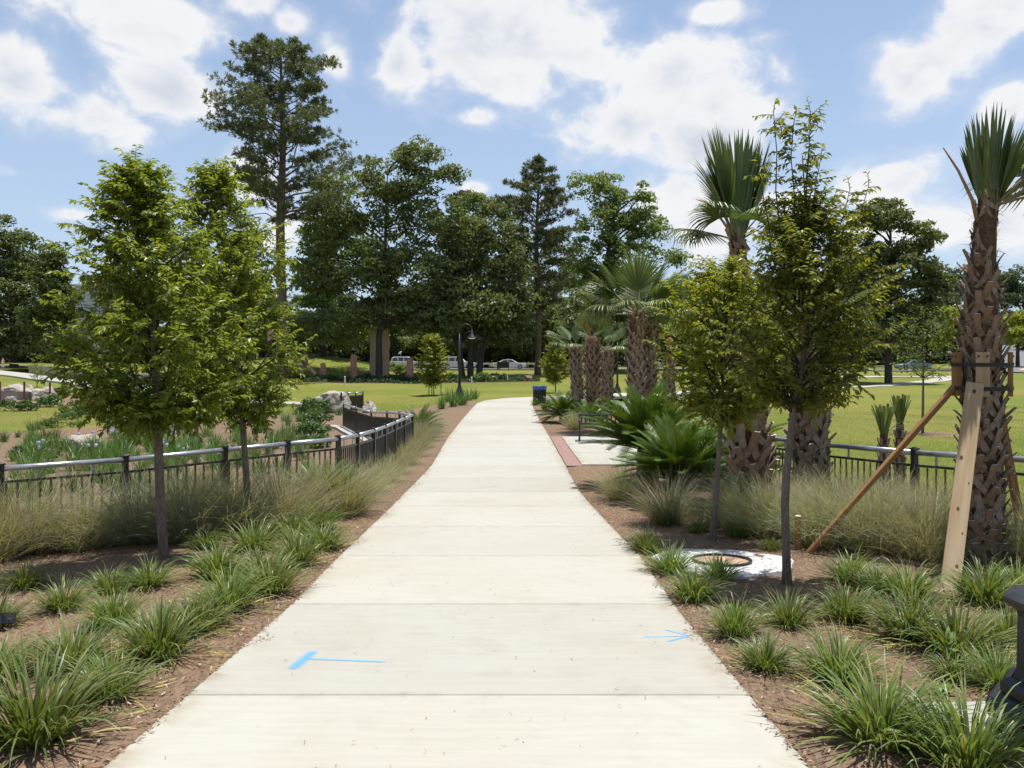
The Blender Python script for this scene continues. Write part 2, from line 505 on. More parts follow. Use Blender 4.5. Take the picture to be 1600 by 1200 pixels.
M['muhly_tan'] = leafy('dry_wispy_grass_blade', (0.268, 0.239, 0.161), (0.415, 0.362, 0.258), .35, .65, c3=(.12, .15, .06), spread=.3, patch=2)
M['muhly_green'] = leafy('green_wispy_grass_blade', (.165, .185, .110), (.310, .320, .215), .35, .6, c3=(.31, .27, .17), spread=.18, patch=2)
M['agap'] = leafy('border_plant_blade', (.045, .105, .022), (.125, .200, .050), .3, .4, patch=2)
M['flower'] = leafy('pale_blue_flower', (0.306, 0.357, 0.527), (0.510, 0.561, 0.680), .3, .6, tint=(1, 1, 1))
M['yellow_flower'] = leafy('yellow_flower', (.75, .50, .02), (.80, .58, .04), .3, .6, tint=(1, 1, .4))
M['shrub'] = leafy('shrub_leaf', (.038, .085, .020), (.095, .155, .036), .3, .45, patch=1.5)
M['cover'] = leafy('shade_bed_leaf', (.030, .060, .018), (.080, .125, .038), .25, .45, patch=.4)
M['cover_red'] = leafy('russet_shrub_leaf', (.085, .055, .032), (.150, .115, .05), .25, .5, patch=.6)


def rock_mat(name, c1, c2, c3):
    m, g, out = new_mat(name)
    tc = g.new('ShaderNodeTexCoord'); P = tc.outputs['Object']
    a = g.noise(P, 2.2, 7, .65, .6); b = g.noise(P, 11, 6, .7); lay = g.noise(g.vmath('MULTIPLY', P, (1, 1, 5)), 2.0, 4, .6, .5)
    col = g.mix(g.ramp(a, .35, .7), c1, c2)
    col = g.mix(g.ramp(lay, .5, .72, 0, .7), col, c3)
    col = g.mix(g.ramp(b, .58, .72, 0, .6), col, tuple(v * .4 for v in c2))
    p = principled(g, col, .9, 0, .2, bump(g, g.math('ADD', a, g.math('MULTIPLY', b, .6)), .8, .05))
    g.l.new(p.outputs[0], out.inputs[0])
    return m


M['limestone'] = rock_mat('limestone', (0.344, 0.316, 0.267), (0.230, 0.205, 0.172), (0.385, 0.328, 0.246))
M['sandstone'] = rock_mat('red_sandstone', (0.378, 0.211, 0.149), (0.279, 0.153, 0.108), (0.450, 0.297, 0.216))
M['tan_stone'] = rock_mat('tan_sandstone', (.46, .34, .22), (.36, .24, .15), (.53, .41, .28))


def paint_mark_mat():
    """sprayed chalk paint: feathered towards the stroke's edges"""
    m, g, out = new_mat('blue_spray_paint')
    uv = g.new('ShaderNodeTexCoord').outputs['UV']
    s = g.new('ShaderNodeSeparateXYZ'); g.put(s.inputs[0], uv)
    edge = g.math('SUBTRACT', 1.0, g.math('ABSOLUTE', g.math('MULTIPLY_ADD', s.outputs[1], 2, -1)))
    ends = g.math('MINIMUM', g.ramp(s.outputs[0], 0, .08), g.ramp(s.outputs[0], 1, .86))
    n = g.noise(g.new('ShaderNodeNewGeometry').outputs['Position'], 120, 4, .7)
    a = g.math('MULTIPLY', g.ramp(g.math('ADD', edge, g.math('MULTIPLY_ADD', n, 1.5, -.75)), .10, 1.1, 0, .62), ends)
    p = principled(g, (.055, .36, .72), .8, 0, .2)
    t = g.new('ShaderNodeBsdfTransparent')
    mx = g.new('ShaderNodeMixShader'); g.put(mx.inputs[0], a)
    g.l.new(t.outputs[0], mx.inputs[1]); g.l.new(p.outputs[0], mx.inputs[2]); g.l.new(mx.outputs[0], out.inputs[0])
    return m


M['spray'] = paint_mark_mat()


def glass_mat():
    m, g, out = new_mat('dark_car_glass')
    p = principled(g, (.012, .014, .016), .05, 0, .8)
    g.l.new(p.outputs[0], out.inputs[0])
    return m


M['glass'] = glass_mat()


def car_paint(name, c):
    m, g, out = new_mat(name)
    p = principled(g, c, .3, 0, .5); p.inputs['Coat Weight'].default_value = .6
    g.l.new(p.outputs[0], out.inputs[0])
    return m


M['car_white'] = car_paint('white_car_paint', (0.684, 0.684, 0.674))
M['car_silver'] = car_paint('grey_blue_car_paint', (.23, .26, .30))
M['tyre'] = plain('tyre_rubber', (.012, .012, .012), .85)
M['rim'] = plain('wheel_alloy', (.45, .45, .46), .35, .8)
M['headlight'] = plain('headlight_lens', (.7, .7, .7), .1)
M['taillight'] = plain('taillight_lens', (.35, .02, .02), .2)

# ================================================================== THE SETTING
def axis(knots):
    out = []
    for (a, b, st) in knots: out += list(np.arange(a, b, st))
    return np.array(out + [knots[-1][1]])


BED_R = [(1.12, -4), (13, -4), (13, 7), (8.2, 10.5), (6.6, 13.5), (5.6, 15.6), (5.2, 24), (5.6, 31), (4.6, 36), (2.6, 41), (1.25, 43.5), (1.0, 42), (1.0, 30), (1.1, 24), (1.1, 14)]
BED_L = [(-1.66, -4), (-20, -4), (-27, 14), (-26, 27), (-21.5, 30), (-17, 33), (-14, 39), (-9.5, 43), (-6.8, 44), (-4.6, 47), (-2.0, 47), (-1.9, 44), (-1.9, 30), (-1.86, 24), (-1.72, 16), (-1.74, 13)]
BED_FAR = [(-36, 84), (-26, 82.2), (-14, 82), (-6, 83), (0, 84.5), (3.2, 86), (3.4, 89), (-2, 92), (-10, 95), (-24, 97), (-38, 95)]
BED_ROCK = [(-39, 50), (-39, 60), (-31, 61), (-28.5, 58), (-28, 52), (-32, 49.5)]
RING = [(15.4 + 1.15 * math.cos(a), 30 + 1.5 * math.sin(a)) for a in np.linspace(0, 2 * PI, 17)[:-1]]

lx = axis([(-900, -200, 50), (-200, -60, 7), (-60, -22, 1.5), (-22, 18, .4), (18, 60, 1.5), (60, 200, 7), (200, 900, 50)])
ly = axis([(-120, -10, 6), (-10, 55, .4), (55, 130, 1.0), (130, 300, 6), (300, 1500, 60)])
lawn = obj('lawn', grid_mesh('lawn', lx, ly, lambda X, Y: ground(X, Y)), M['lawn'])
tag(lawn, kind='structure')


def bed(name, P, step, m, lift=.022):
    P = np.array(P, float)
    xs = np.arange(P[:, 0].min() - .6, P[:, 0].max() + .6, step); ys = np.arange(P[:, 1].min() - .6, P[:, 1].max() + .6, step)
    def zf(X, Y):
        sd = poly_sd(P, X, Y)
        ragged = sd + .12 * np.sin(X * 3.1 + Y * 1.7) * np.sin(Y * 2.3 - X) * (np.abs(X) > 2.2)
        lump = .012 * np.sin(X * 4.1 + 1.0) * np.sin(Y * 3.7) + .008 * np.sin(X * 9.7 + Y * 4.3) + .004 * rng.standard_normal(X.shape)
        return ground(X, Y) + np.clip(ragged * .15, -.08, lift) + lump * np.clip(sd * 3, 0, 1)
    return tag(obj(name, grid_mesh(name, xs, ys, zf), m), kind='structure')


bed('mulch_ground', BED_R, .16, M['mulch'])
bed('mulch_ground', BED_L, .2, M['mulch'])
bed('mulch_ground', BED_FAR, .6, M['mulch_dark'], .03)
bed('mulch_ground', BED_ROCK, .4, M['mulch'], .03)
bed('mulch_ground', RING, .15, M['mulch'])

# ---- the walk: one slab between each pair of joints
PL = np.array([(-1.76, -8), (-1.74, 3.3), (-1.69, 6), (-1.74, 8), (-1.80, 13.5), (-1.76, 17.6), (-1.92, 24), (-1.97, 30), (-1.97, 39), (-1.93, 44)])
PR = np.array([(1.28, -8), (1.27, 3.3), (1.24, 6), (1.29, 8), (1.15, 13.5), (1.17, 17.6), (1.14, 24), (1.08, 30), (1.06, 39), (1.10, 44)])
CL = np.array([(-1.93, 44), (-1.6, 47), (-.4, 50), (1.45, 51.8), (4.2, 54.4), (7.4, 57.4), (15, 63.5), (24, 70)])
CR = np.array([(1.10, 44), (1.35, 45.9), (2.0, 47.5), (3.3, 49.0), (5.9, 51.6), (9, 54.2), (17, 60.6), (26, 67.2)])


def slab(L, Rr, thick=.16, lift=0.0, bev=.006):
    """a slab whose long sides are the two polylines; its arrises are eased"""
    L = np.asarray(L); Rr = np.asarray(Rr); n = len(L)
    W = 9
    rows = []
    for i in range(n):
        P = L[i][None] + (Rr[i] - L[i])[None] * np.array([0, .004, .02, .2, .5, .8, .98, .996, 1])[:, None]
        zz = prof(P[:, 1]) + lift
        zz[0] -= bev; zz[-1] -= bev
        if i in (0, n - 1): zz = zz - bev
        rows.append(np.concatenate([P, zz[:, None]], 1))
    top = np.concatenate(rows)
    V = [top]; Q = []
    i, j = np.meshgrid(np.arange(W - 1), np.arange(n - 1)); a = (j * W + i).ravel()
    Q.append(np.stack([a, a + 1, a + W + 1, a + W], 1))
    loop = list(range(W)) + [k * W + W - 1 for k in range(1, n)] + [(n - 1) * W + k for k in range(W - 2, -1, -1)] + [k * W for k in range(n - 2, 0, -1)]
    low = top[loop].copy(); low[:, 2] -= thick
    b = len(top) + np.arange(len(loop)); lp = np.array(loop)
    Q.append(np.stack([lp, b, np.roll(b, -1), np.roll(lp, -1)], 1))
    V.append(low)
    return np_mesh('concrete_slab', np.concatenate(V), np.concatenate(Q))


path = bpy.data.objects.new('path', None); COL.objects.link(path); tag(path, kind='structure')
ed = lambda A, y: np.stack([np.interp(y, A[:, 1], A[:, 0]), y], 1)
joints = [-7, -5.2, -3.3, -1.4, .45, 2.35, 4.23, 6.13, 8.04, 9.95, 11.85, 13.5] + [13.5 + 1.9 * k for k in range(1, 17)]
wide = {4.23: .010, 6.13: .009, 13.5: .012, 2.35: .008}
for a, b in zip(joints[:-1], joints[1:]):
    ys = np.linspace(a + wide.get(a, .002) / 2, b - wide.get(b, .002) / 2, 7)
    ys = np.concatenate([[ys[0]], [ys[0] + .006], ys[1:-1], [ys[-1] - .006], [ys[-1]]])
    obj('concrete_slab', slab(ed(PL, ys), ed(PR, ys)), M['concrete'], path)
for b in wide:
    wd = wide.get(b, .004)
    xa, xb = float(np.interp(b, PL[:, 1], PL[:, 0])), float(np.interp(b, PR[:, 1], PR[:, 0]))
    obj('joint_filler', MB().box(((xa + xb) / 2, b, float(prof(b)) - .040), (xb - xa - .02, wd + .004, .06)), M['joint'], path)
tt = np.linspace(0, len(CL) - 1, 15)
for a, b in zip(tt[:-1], tt[1:]):
    s_ = np.linspace(a + .004, b - .004, 5); k = np.arange(len(CL))
    f2 = lambda A: np.stack([np.interp(s_, k, A[:, 0]), np.interp(s_, k, A[:, 1])], 1)
    Lp, Rp = f2(CL), f2(CR)
    o = obj('concrete_slab', slab(Lp, Rp), M['concrete'], path)
gap_y = np.array([13.5 + 1.9 * 16 + .002, 43.996])
obj('concrete_slab', slab(ed(PL, np.linspace(gap_y[0], gap_y[1], 3)), ed(PR, np.linspace(gap_y[0], gap_y[1], 3))), M['concrete'], path)

# ---- the seating bay beside the walk
bay = bpy.data.objects.new('paved_bay', None); COL.objects.link(bay); tag(bay, kind='structure')
ys_b = [17.45, 19.72, 22.0, 24.2]
for a, b in zip(ys_b[:-1], ys_b[1:]):
    yy = np.linspace(a + .012, b - .012, 4)
    xa = np.interp(yy, PR[:, 1], PR[:, 0]) + .36
    obj('concrete_slab', slab(np.stack([xa, yy], 1), np.stack([np.full(4, 4.9), yy], 1), lift=.022), M['concrete'], bay)
for b in ys_b[1:-1]:
    obj('joint_filler', MB().box((3.2, b, float(prof(b)) - .012), (3.3, .05, .05)), M['joint'], bay)
yb = np.linspace(17.3, 24.3, 15)
for a, b in zip(yb[:-1], yb[1:]):
    yy = np.linspace(a + .003, b - .003, 3)
    xa = np.interp(yy, PR[:, 1], PR[:, 0])
    obj('border_paver', slab(np.stack([xa + .012, yy], 1), np.stack([xa + .35, yy], 1), lift=.010, bev=.003), M['red_band'], bay)


def ribbon(name, C, w, m, lift, kind='structure', sub=14):
    C = np.asarray(C, float)
    s_ = np.linspace(0, len(C) - 1, (len(C) - 1) * sub + 1); k = np.arange(len(C))
    P = np.stack([np.interp(s_, k, C[:, 0]), np.interp(s_, k, C[:, 1])], 1)
    T = np.gradient(P, axis=0); T /= np.linalg.norm(T, axis=1)[:, None]
    N = np.stack([-T[:, 1], T[:, 0]], 1)
    cols = np.linspace(-.5, .5, 6)
    V = np.concatenate([np.concatenate([P + N * w * c, ground((P + N * w * c)[:, 0], (P + N * w * c)[:, 1])[:, None] + lift], 1)[:, None] for c in cols], 1)
    edge = V[:, [0, -1]].copy(); edge[:, :, 2] -= lift + .15
    V = np.concatenate([edge[:, :1], V, edge[:, 1:]], 1)
    W = V.shape[1]; n = len(P)
    i, j = np.meshgrid(np.arange(W - 1), np.arange(n - 1)); a = (j * W + i).ravel()
    o = obj(name, np_mesh(name, V.reshape(-1, 3), np.stack([a, a + W, a + W + 1, a + 1], 1)), m)
    return tag(o, kind=kind)


ribbon('side_path', [(-11.6, 49.4), (-16, 50), (-26.5, 60.5), (-38, 73), (-50, 85), (-62, 96), (-80, 112)], 2.8, M['concrete'], .17)
ribbon('side_path', [(24.5, 67.5), (34, 76), (46, 88), (58, 101)], 2.2, M['concrete'], .06)
ribbon('road', [(-95, 118), (-40, 117.5), (0, 118), (40, 117), (70, 112)], 8.5, M['asphalt'], .08)
ribbon('hill_road', [(66, 105), (86, 132), (106, 165), (128, 205), (165, 270)], 10.5, M['asphalt'], .13)
mk_ = ribbon('road_marking', [(70.5, 111), (88.5, 135), (107.5, 166), (128.5, 205), (165, 270)], .45, M['yellow_paint'], .16)
ribbon('road_marking', [(74.4, 107), (92, 132), (111.5, 164), (132.6, 203)], .3, M['white_paint'], .16)
ribbon('kerb', [(-95, 113.2), (-40, 112.8), (0, 113.3), (40, 112.4), (62, 108.5)], .35, M['footing'], .2)
ribbon('pavement', [(30, 98), (44, 97), (58, 94)], 1.8, M['concrete'], .08)

# ---- grass terrace and retaining wall on the left
wallA, wallB = np.array([-55.0, 93.4]), np.array([-34.0, 75.9])
def terrace():
    n, mcol = 28, 26
    t = np.linspace(-.5, 1.25, n)[:, None]
    base = wallA + (wallB - wallA) * t
    nrm = np.array([.64, .77])
    V = []
    for k in range(mcol):
        d = .12 + k * 1.6
        P = base + nrm * d
        tt_ = t[:, 0]
        h = .95 + smooth01(0, 26, d) * 1.5 * np.exp(-((tt_ - .55) / .45) ** 2) * 1.1
        h = h * smooth01(1.25, .95, tt_) - .25 * smooth01(1.0, 1.25, tt_)
        h = np.where(d > 30, h - (d - 30) * .35, h)
        V.append(np.concatenate([P, (ground(base[:, 0], base[:, 1]) + h)[:, None]], 1))
    V = np.stack(V, 1)
    i, j = np.meshgrid(np.arange(mcol - 1), np.arange(n - 1)); a = (j * mcol + i).ravel()
    return np_mesh('grass_terrace', V.reshape(-1, 3), np.stack([a, a + 1, a + mcol + 1, a + mcol], 1)[:, ::-1], smooth=True)
tag(obj('grass_hill', terrace(), M['lawn']), kind='structure')
rw = thing('retaining_wall', 'long low grey retaining wall beside the far pale footpath, grass terrace above it', 'wall')
mb = MB(); mc = MB()
for k in range(12):
    a = wallA + (wallB - wallA) * (-.12 + k * .1); b = wallA + (wallB - wallA) * (-.12 + (k + 1) * .1 - .002)
    za = gz(*a); zb = gz(*b); hh = .92
    mb.bar((*a, (za + zb) / 2 + hh / 2 - .3), (*b, (za + zb) / 2 + hh / 2 - .3), .3, hh + .6)
    mc.bar((*a, (za + zb) / 2 + hh + .05), (*b, (za + zb) / 2 + hh + .05), .42, .1)
obj('wall_face', mb, plain('weathered_wall', (.30, .27, .22), .9, var=.25, scale=2), rw); obj('coping', mc, M['concrete'], rw)

# ================================================================== FENCES
PICKET = MB().box((0, 0, .41), (.016, .016, .74)).mesh('picket')
def post_mesh(h):
    return MB().box((0, 0, h / 2 - .15), (.062, .062, h + .3)).box((0, 0, h + .008), (.082, .082, .016)).box((0, 0, h + .022), (.05, .05, .014), taper=.5)
def fence(root, pts, h=1.0, step=.115, pipe=.034, posts_at=None, handrail=False, gzf=None, thick=1.0, first=True):
    """pts: the posts' plan positions. Black posts with caps, a pipe on short brackets over them, a panel of pickets between each pair"""
    gzf = gzf or (lambda x, y: float(prof(y)) - .04)
    Z = [gzf(x, y) for x, y in pts]
    P3 = [Vector((x, y, z)) for (x, y), z in zip(pts, Z)]
    pm = post_mesh(h + .012).mesh('fence_post'); pm.materials.append(M['black'])
    mbp = MB()
    path3 = np.array([p + Vector((0, 0, h - .03)) for p in P3])
    for i, p in enumerate(P3):
        if i == 0 and not first: continue
        ang = math.atan2(*(pts[min(i + 1, len(pts) - 1)][k] - pts[max(i - 1, 0)][k] for k in (1, 0)))
        obj('fence_post', pm, None, root, p, (0, 0, ang))
    for i in range(len(P3) - 1):
        a, b = P3[i], P3[i + 1]; d = (b - a); L = d.length
        u = d.normalized()
        obj('pipe_rail', MB().tube([a + u * .034 + Vector((0, 0, h - .03)), b - u * .034 + Vector((0, 0, h - .03))], pipe, 10).mesh('pipe_rail', True), M['pipe'], root)
        for hz in (h - .185, .085):
            obj('panel_rail', MB().bar(a + u * .033 + Vector((0, 0, hz)), b - u * .033 + Vector((0, 0, hz)), .034, .03), M['black'], root)
        if handrail:
            off = Vector((u.y, -u.x, 0)) * .08
            obj('handrail', MB().tube([a + off + Vector((0, 0, h - .15)), b + off + Vector((0, 0, h - .15))], .019, 8).mesh('handrail', True), M['pipe'], root)
        for f in (.28, .72):
            q = a.lerp(b, f)
            obj('rail_bracket', MB().box((0, 0, 0), (.03, .012, .112)), M['zinc'], root, q + Vector((0, 0, h - .113)), (0, 0, math.atan2(u.y, u.x)))
        n = int(L / step)
        hp = h - .185 - .1
        for k in range(n):
            q = a.lerp(b, (k + .5) / n)
            o = obj('picket', PICKET, M['black'], root, q + Vector((0, 0, .05)), (0, 0, math.atan2(u.y, u.x)), (thick, thick, (hp + .03) / .78))


fl = thing('metal_fence', 'black picket fence with pipe rail along the left planting, turning back at a corner', 'fence', (0, 0, 0), 0, 'black metal fences with a pipe rail')
fence(fl, [(-6.6, 7.5), (-5.76, 9.0), (-4.93, 10.2), (-4.02, 11.2), (-3.35, 11.95), (-2.80, 12.9)], gzf=lambda x, y: gz(x, y) - .01, thick=1.3)
fence(fl, [(-2.80, 12.9), (-2.68, 13.9), (-2.6, 15.05), (-2.57, 16.2), (-2.55, 17.4), (-2.52, 18.7), (-2.5, 20.1)], step=.095, thick=1.35, first=False)
def zU(x, y): return float(prof(y)) - .06 - .36 * float(smooth01(-2.5, -5.2, x))
Uq = [(-2.5, 20.1), (-3.05, 21.7), (-3.75, 24.0), (-4.75, 27.0), (-5.85, 30.0), (-6.95, 33.0)]
fence(fl, Uq, gzf=zU, step=.105, thick=2.6, first=False)
ff = thing('metal_fence', 'short far stretch of black picket fence beside the big pale boulder', 'fence', (0, 0, 0), 0, 'black metal fences with a pipe rail')
fence(ff, [(-8.75, 41.0), (-8.65, 42.2), (-8.5, 43.5), (-8.35, 44.8)], gzf=gz, h=1.05, step=.12, thick=2.2)
fr = thing('metal_fence', 'black picket fence with silver pipe rail behind the right planting, along the open lawn', 'fence', (0, 0, 0), 0, 'black metal fences with a pipe rail')
fence(fr, [(4.30, 15.0), (4.24, 13.1), (4.47, 11.36), (4.89, 9.72), (5.33, 8.75), (6.1, 7.45), (7.0, 6.2)])

# pale headwall cap under the turned-back fence
hw = thing('headwall', 'pale curved concrete headwall under the fence where it turns back', 'wall')
capP = np.array([(-2.75, 19.6), (-3.3, 21.9), (-4.0, 24.2), (-5.0, 27.1), (-6.1, 30.1), (-7.0, 32.6), (-7.6, 33.4), (-8.1, 33.0), (-8.2, 31.8), (-7.9, 30.2)])
mcap = MB(); mface = MB()
for a, b in zip(capP[:-1], capP[1:]):
    za, zb = zU(*a), zU(*b)
    mcap.bar((*a, (za + zb) / 2 + .0), (*b, (za + zb) / 2 + .001), .42, .12)
    mface.bar((*a, (za + zb) / 2 - .36), (*b, (za + zb) / 2 - .36), .3, .6)
obj('cap', mcap, M['footing'], hw); obj('wall_face', mface, M['footing'], hw)

# ================================================================== PLANT BUILDERS
def blades(base, az, el, bend, L, W, nseg=4, roll=0.0, tip=.06, power=1.35, fold=0.0):
    """strap leaves: start at base with elevation el, droop by bend along their length. Returns V, quads"""
    base = np.asarray(base, float); n = len(az)
    t = np.linspace(0, 1, nseg + 1)
    a = el[:, None] - bend[:, None] * t[None] ** power
    ds = (L / nseg)[:, None]
    r = np.concatenate([np.zeros((n, 1)), np.cumsum(np.cos(a[:, :-1]) * ds, 1)], 1)
    z = np.concatenate([np.zeros((n, 1)), np.cumsum(np.sin(a[:, :-1]) * ds, 1)], 1)
    ca, sa = np.cos(az)[:, None], np.sin(az)[:, None]
    C = np.stack([base[:, 0:1] + r * ca, base[:, 1:2] + r * sa, base[:, 2:3] + z], -1)
    side = np.stack([-sa + 0 * a, ca + 0 * a, 0 * a], -1)
    nor = np.stack([-np.sin(a) * ca, -np.sin(a) * sa, np.cos(a)], -1)
    rr = (np.asarray(roll) * np.ones(n))[:, None, None]
    side = side * np.cos(rr) + nor * np.sin(rr)
    w = np.interp(t, [0, .25, .6, 1], [.7, 1, .85, tip])[None, :, None] * W[:, None, None] / 2
    V = np.stack([C - side * w, C + side * w], 2)
    k = np.arange(n)[:, None] * (nseg + 1) * 2 + np.arange(nseg)[None] * 2
    k = k.ravel()
    return V.reshape(-1, 3), np.stack([k, k + 1, k + 3, k + 2], 1)


U = lambda a, b, n: rng.uniform(a, b, n)


def tuft_mesh(name, n, spread, el, bend, L, W, nseg=4, roll=.5, power=1.35, swirl=.6):
    rr = spread * np.sqrt(U(0, 1, n)); az0 = U(0, 2 * PI, n)
    base = np.stack([rr * np.cos(az0), rr * np.sin(az0), np.full(n, -.02)], 1)
    az = az0 + rng.normal(0, swirl, n)
    f = rr / spread
    e = R(1) * (el[1] + (el[0] - el[1]) * f + rng.normal(0, 7, n))
    V, Q = blades(base, az, e, R(1) * U(bend[0], bend[1], n), U(L[0], L[1], n), U(W[0], W[1], n), nseg, U(-roll, roll, n), power=power)
    V[:, 2] = np.maximum(V[:, 2], .006 + .012 * rng.random(len(V)))
    return np_mesh(name, V, Q, smooth=True)


# strappy lily turf clumps: five of them, each with its withered outer leaves
LILY = []
for k in range(5):
    a = tuft_mesh('leaves', 260 + 18 * k, .13, (40, 90), (40, 120), (.34, .70), (.012, .019), 6, power=2.1)
    b = tuft_mesh('withered_leaves', 26 + 13 * k, .26, (2, 34), (15, 70), (.34, .66), (.013, .022), 5)
    a.materials.append(M['turf_lily']); b.materials.append(M['yellow_blade'])
    LILY.append((a, b))
lily_n = [0]


def lily(u, v, w, label, var=None, dead=True):
    """w: width in the photograph's pixels"""
    x, y, z = spot(u, v)
    k = lily_n[0] % 5 if var is None else var
    lily_n[0] += 1
    s = w * y / F / .79 * rng.uniform(.92, 1.06)
    t = thing('lily_turf', label, 'plant', (x, y, z + .01), rng.uniform(0, 6.28), 'strappy lily turf clumps edging the walk')
    t.scale = (s, s * rng.uniform(.9, 1.1), s * rng.uniform(.85, 1.12))
    obj('leaves', LILY[k][0], None, t)
    if dead: obj('withered_leaves', LILY[k][1], None, t)
    return t


MUHLY = []
for k in range(5):
    n = 900
    a = tuft_mesh('blades', n, .20, (38, 92), (5, 100), (.38, 1.15), (.0034, .0072), 5, roll=1.2, power=1.8, swirl=1.15)
    b = tuft_mesh('seed_stalks', 130, .16, (50, 90), (5, 60), (.75, 1.15), (.0025, .0042), 4, roll=1.2, swirl=1.3)
    a.materials.append(M[('muhly', 'muhly_tan', 'muhly', 'muhly_green', 'muhly_green')[k]]); b.materials.append(M['muhly_tan'])
    MUHLY.append((a, b))


def muhly(x, y, s, label, var, group='wispy grass clumps'):
    t = thing('grass_clump', label, 'grass clump', (x, y, gz(x, y) + .01), rng.uniform(0, 6.28), group)
    t.scale = (s * rng.uniform(.95, 1.15), s, s * rng.uniform(.85, 1.0))
    obj('blades', MUHLY[var][0], None, t); obj('seed_stalks', MUHLY[var][1], None, t)
    return t


# ---- cycads
def cycad_frond(L, arch, npair, W, m):
    """local: starts at origin, rises along Z and leans towards Y"""
    t = np.linspace(0, 1, 9)
    ang = PI / 2 - arch * t ** 1.2
    dz = np.concatenate([[0], np.cumsum(np.sin(ang[:-1]))]) * L / 8; dy = np.concatenate([[0], np.cumsum(np.cos(ang[:-1]))]) * L / 8
    P = np.stack([0 * t, dy, dz], 1)
    mb = MB().tube(P, np.interp(t, [0, 1], [.011, .003]), 5, False)
    s_ = np.linspace(.10, .995, npair)
    pos = np.stack([np.interp(s_, t, P[:, k]) for k in range(3)], 1)
    an = np.interp(s_, t, ang)
    T = np.stack([0 * an, np.cos(an), np.sin(an)], 1); N = np.stack([0 * an, -np.sin(an), np.cos(an)], 1)
    ll = W * np.interp(s_, [.1, .3, .75, 1], [.45, 1, .95, .35])
    V = []; Q = []; k0 = 0
    for sgn in (-1, 1):
        X = np.array([sgn, 0, 0.])
        D = X[None] * .80 + T * np.interp(s_, [0, 1], [.35, .95])[:, None] + N * .33
        D /= np.linalg.norm(D, axis=1)[:, None]
        D = D + rng.normal(0, .04, D.shape)
        w = T * .0085
        mid = pos + D * (ll * .55)[:, None]
        tip = pos + D * ll[:, None] - N * (ll * .10)[:, None]
        blk = np.stack([pos - w * .7, pos + w * .7, mid + w, tip, mid - w], 1)
        V.append(blk.reshape(-1, 3))
        kk = k0 + np.arange(npair) * 5
        Q.append(np.stack([kk, kk + 1, kk + 2, kk + 4], 1)); mb.T.append(np.stack([kk + 4, kk + 2, kk + 3], 1) + mb.k)
        k0 += npair * 5
    mb.add(np.concatenate(V), np.concatenate(Q))
    me = mb.mesh('frond', False); me.materials.append(m)
    return me


FROND = [cycad_frond(1.0, R(a), 48, .20, M['cycad']) for a in (22, 36, 52)]
FROND_NEW = [cycad_frond(1.0, R(a), 40, .15, M['cycad_new']) for a in (22, 34)]


def cycad(x, y, rad, n, label, up=(8, 78), new=False, stem_h=.25, group='cycads beside the walk'):
    t = thing('cycad', label, 'cycad', (x, y, gz(x, y)), 0, group)
    st = MB().lathe([(.02, -.05), (.17, -.05), (.19, .08), (.17, stem_h), (.06, stem_h + .08), (0.01, stem_h + .1)], 12)
    obj('stem', st.mesh('stem', True), M['palm_core'], t, scale=(rad / 1.1,) * 3)
    for k in range(n):
        f = (k + .5) / n
        tilt = R(up[0] + (up[1] - up[0]) * f ** .8 + rng.normal(0, 4))
        az = k * 2.39996 + rng.normal(0, .12)
        me = (FROND_NEW if new else FROND)[k % (2 if new else 3)]
        s = rad * rng.uniform(.88, 1.08)
        r0 = .07 * rad
        obj('frond', me, None, t, (r0 * math.cos(az), r0 * math.sin(az), stem_h * rad / 1.1), (-tilt, rng.normal(0, .08), az - PI / 2), s)
    return t


# ---- sabal palms
def palm_frond(name, Lp, n, spread, LB, back, m, stalk, gap=.0, hang=0.0, w=.034):
    """a fan on its stalk: local Z along the stalk, Y the lower side"""
    mb = MB()
    P = np.array([[0, .0, 0], [0, .01, Lp * .5], [0, .03, Lp]])
    mb.tube(P, [.021, .015, .010], 5, False)
    V = []; Q = []; k0 = 0
    phi = np.linspace(-spread, spread, n) + rng.normal(0, .02, n)
    for f in phi:
        a = abs(f) / spread
        L = LB * (1 - .28 * a ** 2) * rng.uniform(.9, 1.05)
        ns = 5
        t = np.linspace(0, 1, ns + 1)
        # direction turns to the lower side and, where it hangs, down the stalk
        out = []
        p = np.array([0, .03, Lp - .12 * a])
        d0 = np.array([math.sin(f), 0.0, math.cos(f)])
        for q in t:
            out.append(p.copy())
            d = d0 + np.array([0, back * (.25 + q * q * 1.6), -hang * q * q * 2.2])
            d /= np.linalg.norm(d); p = p + d * L / ns
        C = np.array(out)
        side = np.array([math.cos(f), 0.0, -math.sin(f)])
        ww = np.interp(t, [0, .15, .5, .8, 1], [.25, .75, 1, .6, .05]) * w / 2
        fold = np.array([0, -1, 0]) * .35
        A = C + (side + fold)[None] * ww[:, None]; B = C + (-side + fold)[None] * ww[:, None]
        blk = np.stack([A, C, B], 1).reshape(-1, 3)
        V.append(blk)
        i = np.arange(ns)
        kk = k0 + i * 3
        Q.append(np.stack([kk, kk + 1, kk + 4, kk + 3], 1)); Q.append(np.stack([kk + 1, kk + 2, kk + 5, kk + 4], 1))
        k0 += len(blk)
    me = np_mesh(name, np.concatenate(V), np.concatenate(Q))
    me.materials.append(m)
    st = mb.mesh('stalk', True); st.materials.append(stalk)
    return me, st


